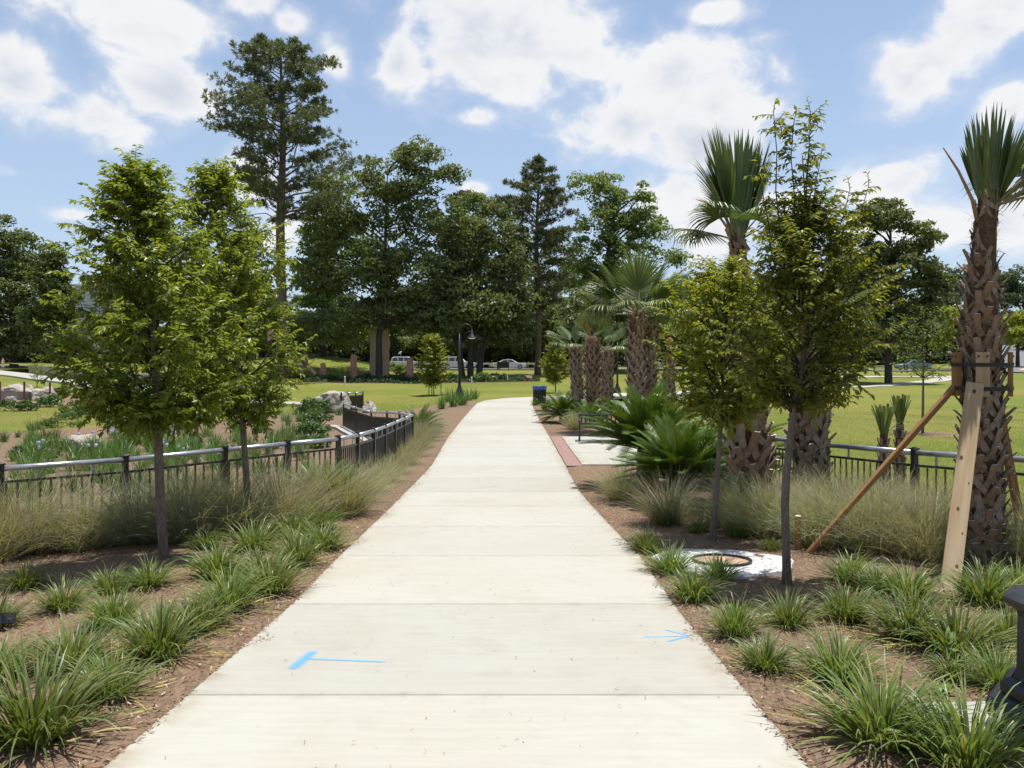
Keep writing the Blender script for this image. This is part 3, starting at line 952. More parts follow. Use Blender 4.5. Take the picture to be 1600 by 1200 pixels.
PF = {
    'erect': palm_frond('fan', .42, 34, R(27), .98, .05, M['palm'], M['petiole'], w=.042),
    'tied': palm_frond('fan', .10, 26, R(21), .98, .03, M['palm'], M['petiole'], w=.052),
    'half': palm_frond('fan', .62, 36, R(58), .90, .24, M['palm'], M['petiole'], w=.038),
    'open': palm_frond('fan', .85, 40, R(105), .75, .45, M['palm'], M['petiole'], hang=.15),
    'droop': palm_frond('fan', .75, 38, R(95), .82, .75, M['palm'], M['petiole'], hang=.65),
    'dry': palm_frond('fan', .55, 24, R(50), .60, .5, M['palm_dry'], M['petiole_dry'], hang=.5),
}


def boot_mesh(cut_mat, m):
    """one old leaf base: a stub that stands off the trunk, split below into two straps that wrap it"""
    mb = MB()
    def strip(P, wid, th):
        P = np.asarray(P, float)
        V = []
        for i, p in enumerate(P):
            T = P[min(i + 1, len(P) - 1)] - P[max(i - 1, 0)]; T /= np.linalg.norm(T)
            s_ = np.cross(T, [0, 1, 0.0]); s_ /= np.linalg.norm(s_) + 1e-9
            nn = np.cross(s_, T)
            w, h = wid[i] / 2, th[i]
            V += [p - s_ * w, p - s_ * w * .55 + nn * -h, p + s_ * w * .55 + nn * -h, p + s_ * w]
        n = len(P); Q = []
        for i in range(n - 1):
            for j in range(3): Q.append([i * 4 + j, i * 4 + j + 1, i * 4 + j + 5, i * 4 + j + 4])
            Q.append([i * 4 + 3, i * 4, i * 4 + 4, i * 4 + 7])
        mb.add(V, Q)
    strip([(0, .005, -.03), (0, .040, .07), (0, .100, .185)], [.100, .080, .062], [.020, .018, .014])
    strip([(.008, .014, .02), (.058, .010, -.065), (.128, -.034, -.150)], [.070, .066, .046], [.018, .016, .01])
    strip([(-.008, .014, .02), (-.058, .010, -.065), (-.128, -.034, -.150)], [.070, .066, .046], [.018, .016, .01])
    # pale sawn end
    mb.add([(-.030, .101, .1855), (.030, .101, .1855), (.017, .114, .181), (-.017, .114, .181)], [[0, 1, 2, 3]])
    me = mb.mesh('leaf_base'); me.materials.append(m); me.materials.append(cut_mat)
    idx = np.zeros(len(me.polygons), np.int32); idx[-1] = 1
    me.polygons.foreach_set('material_index', idx)
    return me


BOOT = [boot_mesh(M['boot_cut'], M['boot']), boot_mesh(M['boot_cut'], M['boot_grey'])]


def palm(label, trunk, r0, r1, boots, crown, fronds, grey=1, rows=.135, ring=7, join=False, fscale=1.0, neck=None, group='sabal palms'):
    """trunk: points of its axis from ground up (world); boots: height up to which leaf bases stand"""
    base = Vector(trunk[0])
    t = thing('sabal_palm', label, 'palm', base, 0, group)
    P = np.array([Vector(p) - base for p in trunk])
    hs = P[:, 2]
    ax = lambda h: np.array([np.interp(h, hs, P[:, 0]), np.interp(h, hs, P[:, 1]), h])
    H = hs[-1]
    zz = np.linspace(-.1, H, 24)
    rad = np.interp(zz, [0, boots, H], [r0, r0 * .93, r1])
    if neck: rad = np.interp(zz, [0, boots * .8, boots, H], [r0, r0 * .95, neck, r1])
    rad = rad * (1 + .04 * np.sin(zz * 23) + rng.normal(0, .012, len(zz)))
    mb = MB().tube([ax(z) for z in zz], rad, 14)
    tr = obj('trunk', mb.mesh('trunk', True), M['palm_core'], t)
    # fibre hanging off the upper trunk
    fb = MB(); n = 420
    hz = U(boots * .55, H, n); a = U(0, 2 * PI, n)
    rr = np.interp(hz, zz, rad)
    pts = np.array([ax(h) for h in hz]) + np.stack([rr * np.cos(a), rr * np.sin(a), 0 * a], 1)
    V, Q = blades(pts, a + rng.normal(0, .8, n), R(1) * U(-30, 70, n), R(1) * U(20, 120, n), U(.05, .18, n), U(.003, .009, n), 3, U(-1.2, 1.2, n))
    obj('fibre', np_mesh('fibre', V, Q), M['boot'], t)['kind'] = 'stuff'
    sc = r0 / .20
    joined = MB()
    n_r = int(boots / (rows * sc)) + 1
    for i in range(n_r):
        h = .02 + i * rows * sc
        k = ax(h); rr = float(np.interp(h, zz, rad))
        for j in range(ring):
            az = 2 * PI * (j + .5 * (i % 2)) / ring + rng.normal(0, .05)
            ri = rr * .985
            s = sc * rng.uniform(.82, 1.18) * (1.0 if h < boots * .9 else .85)
            if h > boots * .85 and rng.random() < .25: continue
            loc = Vector(k) + Vector((ri * math.cos(az), ri * math.sin(az), rng.normal(0, .012)))
            rot = (rng.normal(-.02, .15), rng.normal(0, .16), az - PI / 2 + rng.normal(0, .10))
            gsel = 1 if rng.random() < (grey if h < boots * .6 else grey * .35) else 0
            if join:
                me = BOOT[gsel]
                co = np.array([v.co[:] for v in me.vertices])
                mt = Matrix.LocRotScale(loc, __import__('mathutils').Euler(rot), (s, s * 1.1, s))
                co = co @ np.array(mt.to_3x3()).T + np.array(loc)
                joined.add(co, [p.vertices[:] for p in me.polygons])
            else:
                obj('leaf_base', BOOT[gsel], None, tr, loc, rot, (s * 1.08, s * 1.02, s))
    if join:
        o = obj('leaf_bases', joined, M['boot_grey'] if grey > .5 else M['boot'], tr); o['kind'] = 'stuff'
    if neck:
        h = boots + .05
        while h < H - .12:
            k = ax(h); rr = float(np.interp(h, zz, rad)); a0 = rng.uniform(0, 6.28)
            for j in range(4):
                if rng.random() < .3: continue
                az = a0 + j * PI / 2 + rng.normal(0, .2); s2 = sc * rng.uniform(.45, .70)
                obj('leaf_base', BOOT[0], None, tr, Vector(k) + Vector((rr * .97 * math.cos(az), rr * .97 * math.sin(az), 0)), (rng.normal(.12, .14), rng.normal(0, .25), az - PI / 2), (s2 * 1.1, s2 * .8, s2 * 1.25))
            h += .085 * sc
    top = Vector(ax(H))
    for (kind, az, tilt, s) in fronds:
        f, st = PF[kind]
        fo = obj('frond', f, None, t, top + Vector((0.05 * math.sin(R(az)), -.05 * math.cos(R(az)), -.15)), (-R(tilt), rng.normal(0, .1), R(az) - PI), s * fscale)
        obj('stalk', st, None, fo)
    return t


# ---- broadleaf trees seen from afar: limbs, and a crown of leaf sprays gathered in clumps
def sprays(C, rad, n, size, flat=.62, top=.55):
    """n kite-shaped sprays spread over clumps C (m x 3) of radius rad (m)"""
    m = len(C)
    k = rng.integers(0, m, n)
    d = rng.standard_normal((n, 3)); d /= np.linalg.norm(d, axis=1)[:, None]
    d[:, 2] = np.where(rng.random(n) < top, np.abs(d[:, 2]), d[:, 2])
    rr = rad[k] * (rng.random(n) ** .42)
    P = C[k] + d * rr[:, None] * np.array([1, 1, flat])
    nor = d * .7 + rng.standard_normal((n, 3)) * .75 + np.array([0, 0, .35]); nor /= np.linalg.norm(nor, axis=1)[:, None]
    a = np.cross(nor, rng.standard_normal((n, 3))); a /= np.linalg.norm(a, axis=1)[:, None] + 1e-9
    b = np.cross(nor, a)
    s = size * U(.55, 1.3, n)[:, None]
    V = np.stack([P - a * s * .55, P + b * s * U(.18, .36, n)[:, None] + a * s * U(-.2, .2, n)[:, None] + nor * s * .12, P + a * s * .62, P - b * s * U(.18, .36, n)[:, None] + nor * s * .12], 1)
    i = np.arange(n) * 4
    return V.reshape(-1, 3), np.stack([i, i + 1, i + 2, i + 3], 1)


def clump_centres(blobs, n, rad, shell=.5):
    vol = np.array([b[3] * b[4] * b[5] for b in blobs]) ** .75; vol = vol / vol.sum()
    k = rng.choice(len(blobs), n, p=vol)
    B = np.array(blobs)
    d = rng.standard_normal((n, 3)); d /= np.linalg.norm(d, axis=1)[:, None]
    r = (shell + (1 - shell) * rng.random(n)) ** .8
    inner = np.maximum(B[k, 3:6] - rad * .55, B[k, 3:6] * .35)
    return B[k, :3] + d * r[:, None] * inner


def limb(mb, a, b, r0, r1, sag=.12, n=5, seg=6):
    a, b = np.asarray(a, float), np.asarray(b, float)
    t = np.linspace(0, 1, n)[:, None]
    P = a + (b - a) * t
    L = np.linalg.norm(b - a)
    P[:, 2] += (np.sin(t[:, 0] * PI)) * L * sag
    P[1:-1] += rng.normal(0, L * .025, (n - 2, 3))
    mb.tube(P, np.linspace(r0, r1, n), seg, False)
    return P


def big_tree(name, label, u0, vb, Y, heaps, leaf, n_clump, n_face, size, rad, tr=.4, fork=.35, bark_m='oak_bark', cat='tree', group=None, stems=1, limbs=36, x0=None, zbase=None, shell=.45, lean=0.0, depth=.8):
    """heaps: the crown's masses as seen, (u, v, half width, half height) in photo pixels at distance Y"""
    k = Y / F
    x = (u0 - 800) * k if x0 is None else x0
    zb = gz(x, Y) if zbase is None else zbase
    t = thing(name, label, cat, (x, Y, zb), 0, group)
    B = []
    for (u, v, ru, rv) in heaps:
        B.append(((u - 800) * k - x, rng.uniform(-.35, .35) * ru * k, EYE + (560 - v) * k - zb, ru * k, ru * k * depth, rv * k))
    C = clump_centres(B, n_clump, rad, shell)
    V, Q = sprays(C, rad * U(.65, 1.35, n_clump), n_face, size)
    Hc = max(b[2] + b[5] for b in B); lo = min(b[2] - b[5] for b in B)
    cx = np.mean([b[0] for b in B])
    mb = MB()
    hf = max(lo + (Hc - lo) * fork, .6)
    tips = []
    for s_ in range(stems):
        dx = (s_ - (stems - 1) / 2) * tr * 1.6
        top = np.array([cx * .5 + dx * 3.2 + lean, rng.normal(0, .2), hf])
        P = np.array([[dx, 0, -.3], [dx, 0, 0], [dx * 1.4 + lean * .3, 0, hf * .45], top, [top[0] + cx * .3, 0, hf + (Hc - hf) * .45], [top[0] + cx * .5, 0, hf + (Hc - hf) * .8]])
        rr = tr / math.sqrt(stems) * np.array([1.45, 1.2, .95, .8, .4, .12])
        mb.tube(P, rr, 9)
        tips.append(P)
    obj('trunk', mb.mesh('trunk', True), M[bark_m], t)
    mb = MB()
    for c in C[rng.permutation(len(C))[:limbs]]:
        P = tips[rng.integers(0, len(tips))]
        h = np.clip(c[2] - np.hypot(c[0] - P[3][0], c[1]) * rng.uniform(.35, .8), hf * .6, hf + (Hc - hf) * .75)
        a = [np.interp(h, P[:, 2], P[:, i]) for i in range(3)]
        limb(mb, a, c, tr * rng.uniform(.22, .42), .03, sag=rng.uniform(-.05, .15))
    obj('limbs', mb.mesh('limbs', True), M[bark_m], t)['kind'] = 'stuff'
    obj('crown', np_mesh('crown', V, Q), M[leaf], t)
    return t


def pine_tree(name, label, u0, vb, Y, prof_px, tr, n_br, leaf='pine', tuft=.42, per=20, group=None, dead=(), needles=9):
    """prof_px: (v, left reach, right reach) in photo pixels"""
    k = Y / F
    x = (u0 - 800) * k; zb = gz(x, Y)
    t = thing(name, label, 'pine', (x, Y, zb), 0, group)
    pv = np.array([(EYE + (560 - v) * k - zb, l * k, r * k) for v, l, r in prof_px])[::-1]
    H = pv[-1, 0]
    zz = np.linspace(-.3, H * .985, 14)
    wob = np.stack([.12 * np.sin(zz * .3), .1 * np.cos(zz * .25)], 1)
    ax = lambda h: np.array([np.interp(h, zz, wob[:, 0]), np.interp(h, zz, wob[:, 1]), h])
    mb = MB().tube([ax(z) for z in zz], tr * np.interp(zz, [-.3, .6, H * .5, H * .85, H], [1.3, 1.0, .78, .38, .06]), 10)
    obj('trunk', mb.mesh('trunk', True), M['pine_bark'], t)
    mb = MB(); T = []; TD = []
    h0 = pv[0, 0]
    for i in range(n_br):
        f = (i + rng.random()) / n_br
        h = h0 + (H - h0) * f ** .9
        az = i * 2.4 + rng.normal(0, .3)
        side = math.cos(az)
        reach = np.interp(h, pv[:, 0], pv[:, 1] if side < 0 else pv[:, 2]) * rng.uniform(.6, 1.04)
        rise = reach * rng.uniform(.02, .62) * (1 if f > .25 else .6) + .2
        e = np.array([math.cos(az) * reach, math.sin(az) * reach * .9, min(h + rise, H)])
        s_ = ax(max(h - reach * .12, h0 * .9))
        P = limb(mb, s_, e, .035 + .035 * reach / 3 * (1 - .5 * f), .015, sag=rng.uniform(-.1, .12), n=6, seg=5)
        for q in range(int(per * (.4 + reach / 4))):
            w = 1 - .58 * rng.random() ** 1.6 if reach > 1.5 else rng.uniform(.1, 1)
            p = np.array([np.interp(w * 5, range(6), P[:, j]) for j in range(3)])
            off = np.clip(rng.normal(0, 1, 3), -1.7, 1.7) * np.array([.15, .15, .075]) * (reach * .62 + .6)
            off[2] = abs(off[2]) * .8 - .05
            T.append(p + off); d = off / (np.linalg.norm(off) + 1e-6) + np.array([math.cos(az) * .4, math.sin(az) * .4, .75]); TD.append(d / np.linalg.norm(d))
            if q % 4 == 0: limb(mb, p, p + off * .9, .016, .008, sag=0, n=3, seg=4)
    for (v, reach, sgn) in dead:
        h = EYE + (560 - v) * k - zb
        limb(mb, ax(h), (sgn * reach * k, rng.normal(0, .5), h + reach * k * rng.uniform(.05, .3)), .07, .02, sag=.14, n=6)
    obj('limbs', mb.mesh('limbs', True), M['pine_bark'], t)
    T = np.array(T); TD = np.array(TD); n = len(T)
    m = needles
    D = TD[:, None, :] * .75 + rng.normal(0, .62, (n, m, 3)); D /= np.linalg.norm(D, axis=2)[..., None]
    S = np.cross(D, rng.normal(0, 1, (n, m, 3))); S /= np.linalg.norm(S, axis=2)[..., None]
    L = (tuft * U(.6, 1.25, n))[:, None, None] * U(.7, 1.1, n * m).reshape(n, m, 1)
    B0 = T[:, None, :] + 0 * D
    V = np.stack([B0 + S * L * .03, B0 + D * L * .6 + S * L * .085, B0 + D * L, B0 + D * L * .6 - S * L * .085], 2).reshape(-1, 3)
    i = np.arange(n * m) * 4
    obj('crown', np_mesh('crown', V, np.stack([i, i + 1, i + 2, i + 3], 1)), M[leaf], t)
    return t


# ---- the slim young trees near the lens: every leaf is its own blade
def young_tree(label, x, y, H, env, lean, leaf, n_br, per_twig, tr, leafL=.085, shoots=(), low=None, seed=1, group='young trees beside the walk', twigs=13, name='young_tree', bias=1.0):
    g_ = np.random.default_rng(seed)
    t = thing(name, label, 'tree', (x, y, gz(x, y)), 0, group)
    env = np.array(env)
    h0 = env[0, 0] if low is None else low
    ln = np.array(lean)
    ax = lambda h: np.array([np.interp(h, ln[:, 0], ln[:, 1]), np.interp(h, ln[:, 0], ln[:, 2]), h])
    zz = np.linspace(-.08, H * .96, 16)
    rr = tr * np.interp(zz / H, [-.02, .0, .04, .35, .7, 1], [1.5, 1.3, 1.05, .88, .38, .08]) * (1 + g_.normal(0, .03, 16))
    obj('trunk', MB().tube([ax(z) for z in zz], rr, 10).mesh('trunk', True), M['grey_bark'], t)
    mb = MB(); LP = []; LD = []
    def twig(p, d, L):
        n = max(3, int(per_twig * L / .25))
        q = p.copy(); d = d / np.linalg.norm(d)
        pts = [q.copy()]
        for i in range(3):
            d = d + np.array([0, 0, -.10]) + g_.normal(0, .09, 3); d /= np.linalg.norm(d)
            q = q + d * L / 3; pts.append(q.copy())
        pts = np.array(pts)
        mb.tube(pts, [.0045, .0035, .003, .002], 3, False)
        s_ = np.linspace(.12, 1, n)
        pp = np.stack([np.interp(s_ * 3, range(4), pts[:, k]) for k in range(3)], 1)
        sgn = np.where(np.arange(n) % 2, 1, -1)[:, None]
        side = np.cross(d, [0, 0, 1.0]); side /= np.linalg.norm(side) + 1e-9
        dd = d[None] * .65 + side[None] * sgn * .85 + np.array([0, 0, -.38]) + g_.normal(0, .28, (n, 3))
        LP.append(pp); LD.append(dd)
    for i in range(n_br):
        f = (i + g_.random()) / n_br
        he = np.interp(f, np.linspace(0, 1, len(env)), env[:, 0])
        r = np.interp(he, env[:, 0], env[:, 1]) * (g_.uniform(.62, 1.08))
        az = i * 2.39996 + g_.normal(0, .35)
        hs = max(he - r * g_.uniform(.55, 1.05), h0 - .12)
        a = ax(hs); c = ax(he)
        e = np.array([c[0] + math.cos(az) * r, c[1] + math.sin(az) * r * .95, he])
        P = a + (e - a) * np.linspace(0, 1, 6)[:, None]
        P[:, 2] += np.sin(np.linspace(0, PI, 6)) * r * .10
        P[1:-1] += g_.normal(0, .018, (4, 3))
        mb.tube(P, np.linspace(.006 + .011 * r, .003, 6), 5, False)
        D = (e - a) / (np.linalg.norm(e - a) + 1e-6)
        for q in range(max(4, int(twigs * (.35 + r)))):
            w = g_.uniform(.18, 1.0) ** .8 * 5
            p = np.array([np.interp(w, range(6), P[:, k]) for k in range(3)])
            d = D * .55 + g_.normal(0, .62, 3) + np.array([0, 0, .12])
            twig(p, d, g_.uniform(.12, .30) * bias)
        twig(P[-1], D, .26 * bias)
    for (px, py, ph0, ph1, qx) in shoots:
        a = np.array([px, py, ph0]); e = np.array([qx, py, ph1])
        P = a + (e - a) * np.linspace(0, 1, 6)[:, None] + g_.normal(0, .012, (6, 3))
        mb.tube(P, np.linspace(.010, .003, 6), 5, False)
        for q in range(int((ph1 - ph0) * 27)):
            w = g_.uniform(.1, 1.0) * 5
            p = np.array([np.interp(w, range(6), P[:, k]) for k in range(3)])
            twig(p, np.array([g_.normal(0, .8), g_.normal(0, .8), .35]), g_.uniform(.06, .17))
        twig(P[-1], np.array([0, 0, 1.0]), .12)
    obj('branches', mb.mesh('branches', True), M['twig'], t)
    P = np.concatenate(LP); D = np.concatenate(LD); D /= np.linalg.norm(D, axis=1)[:, None]
    n = len(P)
    up = np.array([0, 0, 1.0]) + g_.normal(0, .45, (n, 3))
    S = np.cross(D, up); S /= np.linalg.norm(S, axis=1)[:, None] + 1e-9
    N = np.cross(S, D)
    L = leafL * g_.uniform(.6, 1.25, n)[:, None]; W = L * .20
    V = np.stack([P, P + D * L * .42 + S * W + N * L * .05, P + D * L * .95 - N * L * .16, P + D * L * .42 - S * W + N * L * .05], 1).reshape(-1, 3)
    i = np.arange(n) * 4
    me = np_mesh('leaves', V, None, np.concatenate([np.stack([i, i + 1, i + 2], 1), np.stack([i, i + 2, i + 3], 1)]))
    obj('crown', me, M[leaf], t)
    return t

# ================================================================== TREES FAR OFF
FG = 'trees beyond the lawn'
pine_tree('pine_tree', 'tallest tree of all, a pine with bare straight trunk and wide dark crown', 440, 597, 84,
          [(68, 5, 12), (78, 42, 30), (108, 88, 78), (150, 84, 92), (185, 92, 86), (212, 138, 82), (245, 120, 105), (262, 60, 140), (300, 105, 118), (335, 60, 105), (352, 12, 22)],
          .56, 92, per=29, tuft=.50, group=FG, dead=[(345, 60, -1), (338, 62, 1), (330, 75, 1), (372, 40, -1), (385, 30, 1), (410, 28, -1), (300, 70, -1)], needles=18)
pine_tree('pine_tree', 'pine with an airy layered crown between the dark oak and the light green tree', 840, 597, 100,
          [(248, 4, 8), (262, 22, 16), (285, 34, 42), (320, 62, 48), (360, 60, 60), (400, 50, 66), (440, 48, 60), (470, 40, 50), (488, 10, 10)],
          .38, 72, per=26, tuft=.56, group=FG, needles=18, dead=[(500, 25, 1), (515, 20, -1)])
big_tree('oak_tree', 'big dark oak right of the tall pine, its top rising above its neighbours', 592, 592, 90,
         [(655, 248, 52, 36), (620, 285, 75, 45), (700, 290, 42, 42), (590, 330, 85, 60), (520, 345, 58, 50), (690, 350, 66, 60), (550, 410, 100, 60), (650, 430, 95, 60), (495, 430, 60, 55), (600, 490, 100, 45), (520, 510, 60, 40), (680, 500, 70, 36)],
         'oak', 420, 38000, .44, 1.45, tr=.36, fork=.30, group=FG, limbs=60)
big_tree('oak_tree', 'very dark spreading oak with several stems, left of the airy pine', 735, 594, 94,
         [(765, 350, 55, 40), (720, 385, 62, 45), (800, 400, 38, 48), (760, 440, 78, 55), (690, 440, 50, 45), (800, 470, 40, 50), (740, 490, 85, 40), (665, 485, 50, 36), (800, 520, 50, 34)],
         'oak_deep', 290, 26000, .48, 1.5, tr=.6, fork=.25, stems=3, group=FG, limbs=50)
big_tree('oak_tree', 'pale green tree with an airy crown against the clouds, behind the palm pair', 925, 597, 106,
         [(915, 285, 34, 30), (955, 300, 40, 35), (1000, 305, 30, 28), (940, 350, 55, 45), (1010, 350, 48, 38), (980, 395, 60, 35), (910, 400, 38, 40), (1060, 405, 26, 18), (940, 440, 60, 30)],
         'light_tree', 200, 15000, .46, 1.2, tr=.45, fork=.25, group=FG, limbs=60, shell=.35)
big_tree('oak_tree', 'bright green tree showing just above the dark oaks, left of the airy pine', 745, 590, 134,
         [(745, 320, 42, 26), (790, 335, 34, 30), (720, 360, 40, 30), (770, 380, 60, 40)],
         'light_tree', 90, 8000, .62, 1.5, tr=.5, fork=.3, group=FG, limbs=24)
big_tree('oak_tree', 'light green tree with gaps of sky just right of the tall pine trunk', 505, 592, 104,
         [(520, 300, 50, 34), (495, 365, 45, 50), (540, 400, 60, 50), (490, 450, 50, 50), (470, 520, 45, 40), (550, 510, 70, 40)],
         'light_tree', 170, 13000, .55, 1.4, tr=.45, fork=.25, group=FG, limbs=40, shell=.35)
big_tree('oak_tree', 'mid green tree left of the tall pine trunk, behind the young trees', 385, 592, 100,
         [(385, 390, 42, 42), (355, 440, 55, 48), (410, 460, 40, 60), (380, 520, 65, 44), (330, 500, 50, 40)],
         'mid_tree', 150, 13000, .5, 1.4, tr=.4, fork=.25, group=FG, limbs=34)
big_tree('oak_tree', 'tall dark tree at the far left edge of the view', 22, 575, 112,
         [(20, 365, 40, 36), (45, 400, 40, 44), (-20, 390, 50, 60), (15, 450, 62, 50), (55, 490, 50, 50), (-30, 480, 60, 60), (20, 530, 80, 36)],
         'oak', 210, 20000, .56, 1.6, tr=.5, fork=.25, group=FG, limbs=36)
big_tree('oak_tree', 'lighter green tree beside the dark one at the far left', 90, 575, 106,
         [(88, 400, 24, 30), (80, 440, 34, 36), (100, 475, 32, 40), (70, 500, 42, 40), (110, 530, 40, 34)],
         'mid_tree', 110, 9500, .5, 1.25, tr=.35, fork=.25, group=FG, limbs=30)
big_tree('oak_tree', 'large dark tree with open lacy top, behind the upright young tree on the right', 1388, 601, 84,
         [(1385, 335, 42, 36), (1355, 345, 45, 34), (1425, 375, 46, 40), (1340, 400, 52, 48), (1400, 425, 70, 48), (1455, 440, 34, 44), (1350, 470, 62, 44), (1430, 490, 56, 40), (1390, 520, 80, 30)],
         'oak', 230, 20000, .48, 1.3, tr=.34, fork=.34, group=FG, limbs=60, shell=.4)
big_tree('oak_tree', 'dark tree with a thick short trunk standing at the lawn edge on the right', 1328, 600, 86,
         [(1320, 440, 50, 45), (1290, 480, 50, 40), (1345, 500, 50, 36), (1300, 530, 60, 26)],
         'oak_deep', 110, 9500, .48, 1.4, tr=.62, fork=.2, group=FG, limbs=24)
big_tree('oak_tree', 'lime green round tree by the hill road, behind the braced palm', 1490, 590, 112,
         [(1490, 500, 34, 24), (1520, 510, 34, 26), (1465, 520, 30, 24), (1500, 535, 44, 22)],
         'lime_tree', 70, 5200, .45, 1.1, tr=.25, fork=.3, group=FG, limbs=16)
big_tree('oak_tree', 'second lime green tree at the right edge above the hill road', 1590, 575, 128,
         [(1585, 500, 30, 24), (1610, 510, 34, 28), (1590, 525, 36, 20)],
         'lime_tree', 60, 4600, .5, 1.2, tr=.28, fork=.3, group=FG, limbs=14)
# mid-distance crowns that close the view between and behind those
FILL = [
    ('bushy green tree behind the leaning palms, left of the braced young tree', 1090, 590, 112, [(1085, 480, 50, 34), (1060, 520, 50, 40), (1110, 520, 44, 36), (1080, 550, 60, 26)], 'mid_tree', 110, 8500, .5),
    ('dark green tree behind the farthest palm trunks', 960, 594, 112, [(930, 470, 55, 36), (985, 490, 50, 40), (900, 510, 44, 44), (960, 535, 80, 34)], 'oak_deep', 120, 9500, .55),
    ('dark tree behind the trash bin and the small round tree', 870, 594, 132, [(850, 490, 50, 40), (880, 530, 50, 36), (820, 530, 40, 34)], 'oak_deep', 100, 8500, .55),
    ('low dark tree behind the standing stones', 620, 586, 138, [(600, 500, 60, 34), (660, 520, 60, 32), (560, 530, 60, 28)], 'oak', 100, 8500, .55),
    ('pale green low tree seen under the oak, above the white estate car', 665, 578, 136, [(660, 535, 44, 20), (700, 545, 34, 16)], 'light_tree', 50, 3600, .45),
    ('dark tree behind the flag, left of the tall pine trunk', 405, 588, 120, [(400, 480, 60, 44), (350, 510, 60, 44), (440, 520, 50, 40)], 'oak_deep', 110, 9000, .55),
    ('dark tree behind the leafiest young tree on the left', 250, 580, 118, [(240, 470, 70, 50), (290, 500, 60, 50), (190, 510, 60, 40), (250, 540, 90, 30)], 'oak', 130, 10000, .6),
    ('dark green tree at the hill foot, right of the large lacy tree', 1450, 590, 122, [(1440, 500, 44, 40), (1400, 520, 50, 40), (1470, 530, 44, 28)], 'oak_deep', 100, 8500, .5),
    ('dark tree behind the twin palm trunks on the right', 1215, 592, 114, [(1200, 470, 60, 50), (1250, 490, 60, 50), (1160, 500, 50, 40), (1220, 540, 90, 30)], 'oak', 130, 10500, .55),
    ('dark tree filling the view behind the lamp with the hooked arm', 760, 586, 140, [(720, 500, 60, 40), (790, 500, 60, 40), (750, 540, 90, 26)], 'oak_deep', 110, 9000, .55),
    ('green tree filling the view left of the oak trunk, behind the red stones', 520, 588, 128, [(500, 490, 60, 44), (545, 520, 60, 34), (470, 525, 50, 34)], 'mid_tree', 110, 8500, .55),
    ('green tree behind the oak trunks, right of the tall stones', 690, 586, 146, [(640, 480, 70, 50), (700, 500, 70, 46), (660, 530, 90, 26)], 'mid_tree', 130, 9000, .6),
    ('tree with a rounded crown far behind the airy pine', 830, 588, 145, [(800, 440, 60, 60), (860, 430, 60, 60), (830, 500, 80, 50)], 'oak', 150, 10000, .62),
    ('rounded tree far behind the pale green airy tree', 980, 588, 150, [(950, 450, 70, 50), (1010, 470, 60, 44), (980, 520, 90, 34)], 'mid_tree', 140, 9000, .62),
    ('dark rounded tree far behind the left young trees', 320, 586, 140, [(300, 450, 60, 60), (340, 480, 60, 50), (310, 530, 80, 34)], 'oak', 140, 9000, .6),
    ('broad tree far behind the large lacy tree on the right', 1300, 590, 140, [(1290, 480, 70, 50), (1350, 500, 70, 44), (1250, 500, 60, 44), (1300, 540, 110, 26)], 'oak', 150, 9500, .62),
]
for lab, u0, vb, Y, hp, lf, nc, nf, sz in FILL:
    big_tree('tree', lab, u0, vb, Y, hp, lf, nc, int(nf * 1.15), sz, 1.5, tr=.4, fork=.25, group=FG, limbs=16)

# the wood on the skyline: one mass of crowns
def far_wood():
    mbV = []; mbQ = []; k = 0
    for (u, v, ru, rv, Y) in [(60, 520, 90, 50, 150), (160, 530, 90, 36, 160), (300, 520, 120, 60, 170), (430, 500, 100, 60, 165), (560, 500, 110, 60, 165), (700, 500, 110, 60, 165), (840, 500, 110, 60, 165), (960, 500, 110, 60, 165),
                              (1100, 450, 60, 34, 190), (1060, 470, 70, 40, 190), (1130, 480, 80, 50, 185), (1240, 480, 90, 60, 180), (1350, 490, 90, 60, 180), (1470, 490, 80, 45, 185), (1500, 440, 40, 22, 230), (1550, 445, 45, 26, 235), (1600, 440, 50, 34, 235), (1640, 470, 60, 50, 235), (1540, 480, 70, 34, 230), (1470, 450, 40, 30, 225),
                              (1580, 505, 60, 22, 225), (-60, 480, 90, 80, 160), (1700, 480, 80, 80, 200), (1800, 480, 90, 80, 180), (-180, 470, 110, 90, 150)] + [(u, 546 + 6 * math.sin(u), 62, 26, 150) for u in range(-260, 1470, 75)] + [(u, 540, 62, 22, 228) for u in range(1500, 1580, 75)] + [(u, 545, 70, 30, 175) for u in range(1640, 1900, 80)]:
        s = Y / F
        blob = [((u - 800) * s, Y, EYE + (560 - v) * s, ru * s, ru * s * .5, rv * s), ((u - 800) * s, Y, EYE + (560 - v - rv * .7) * s, ru * s * .95, ru * s * .5, rv * s * .8)]
        C = clump_centres(blob, 60, 2.2, .35)
        V, Q = sprays(C, 2.3 * U(.7, 1.3, 60), 3000, .95)
        mbV.append(V); mbQ.append(Q + k); k += len(V)
    return np_mesh('far_wood', np.concatenate(mbV), np.concatenate(mbQ))
tag(obj('far_woods', far_wood(), M['far_tree']), 'dark continuous wood on the skyline behind the park', None, None, 'stuff')

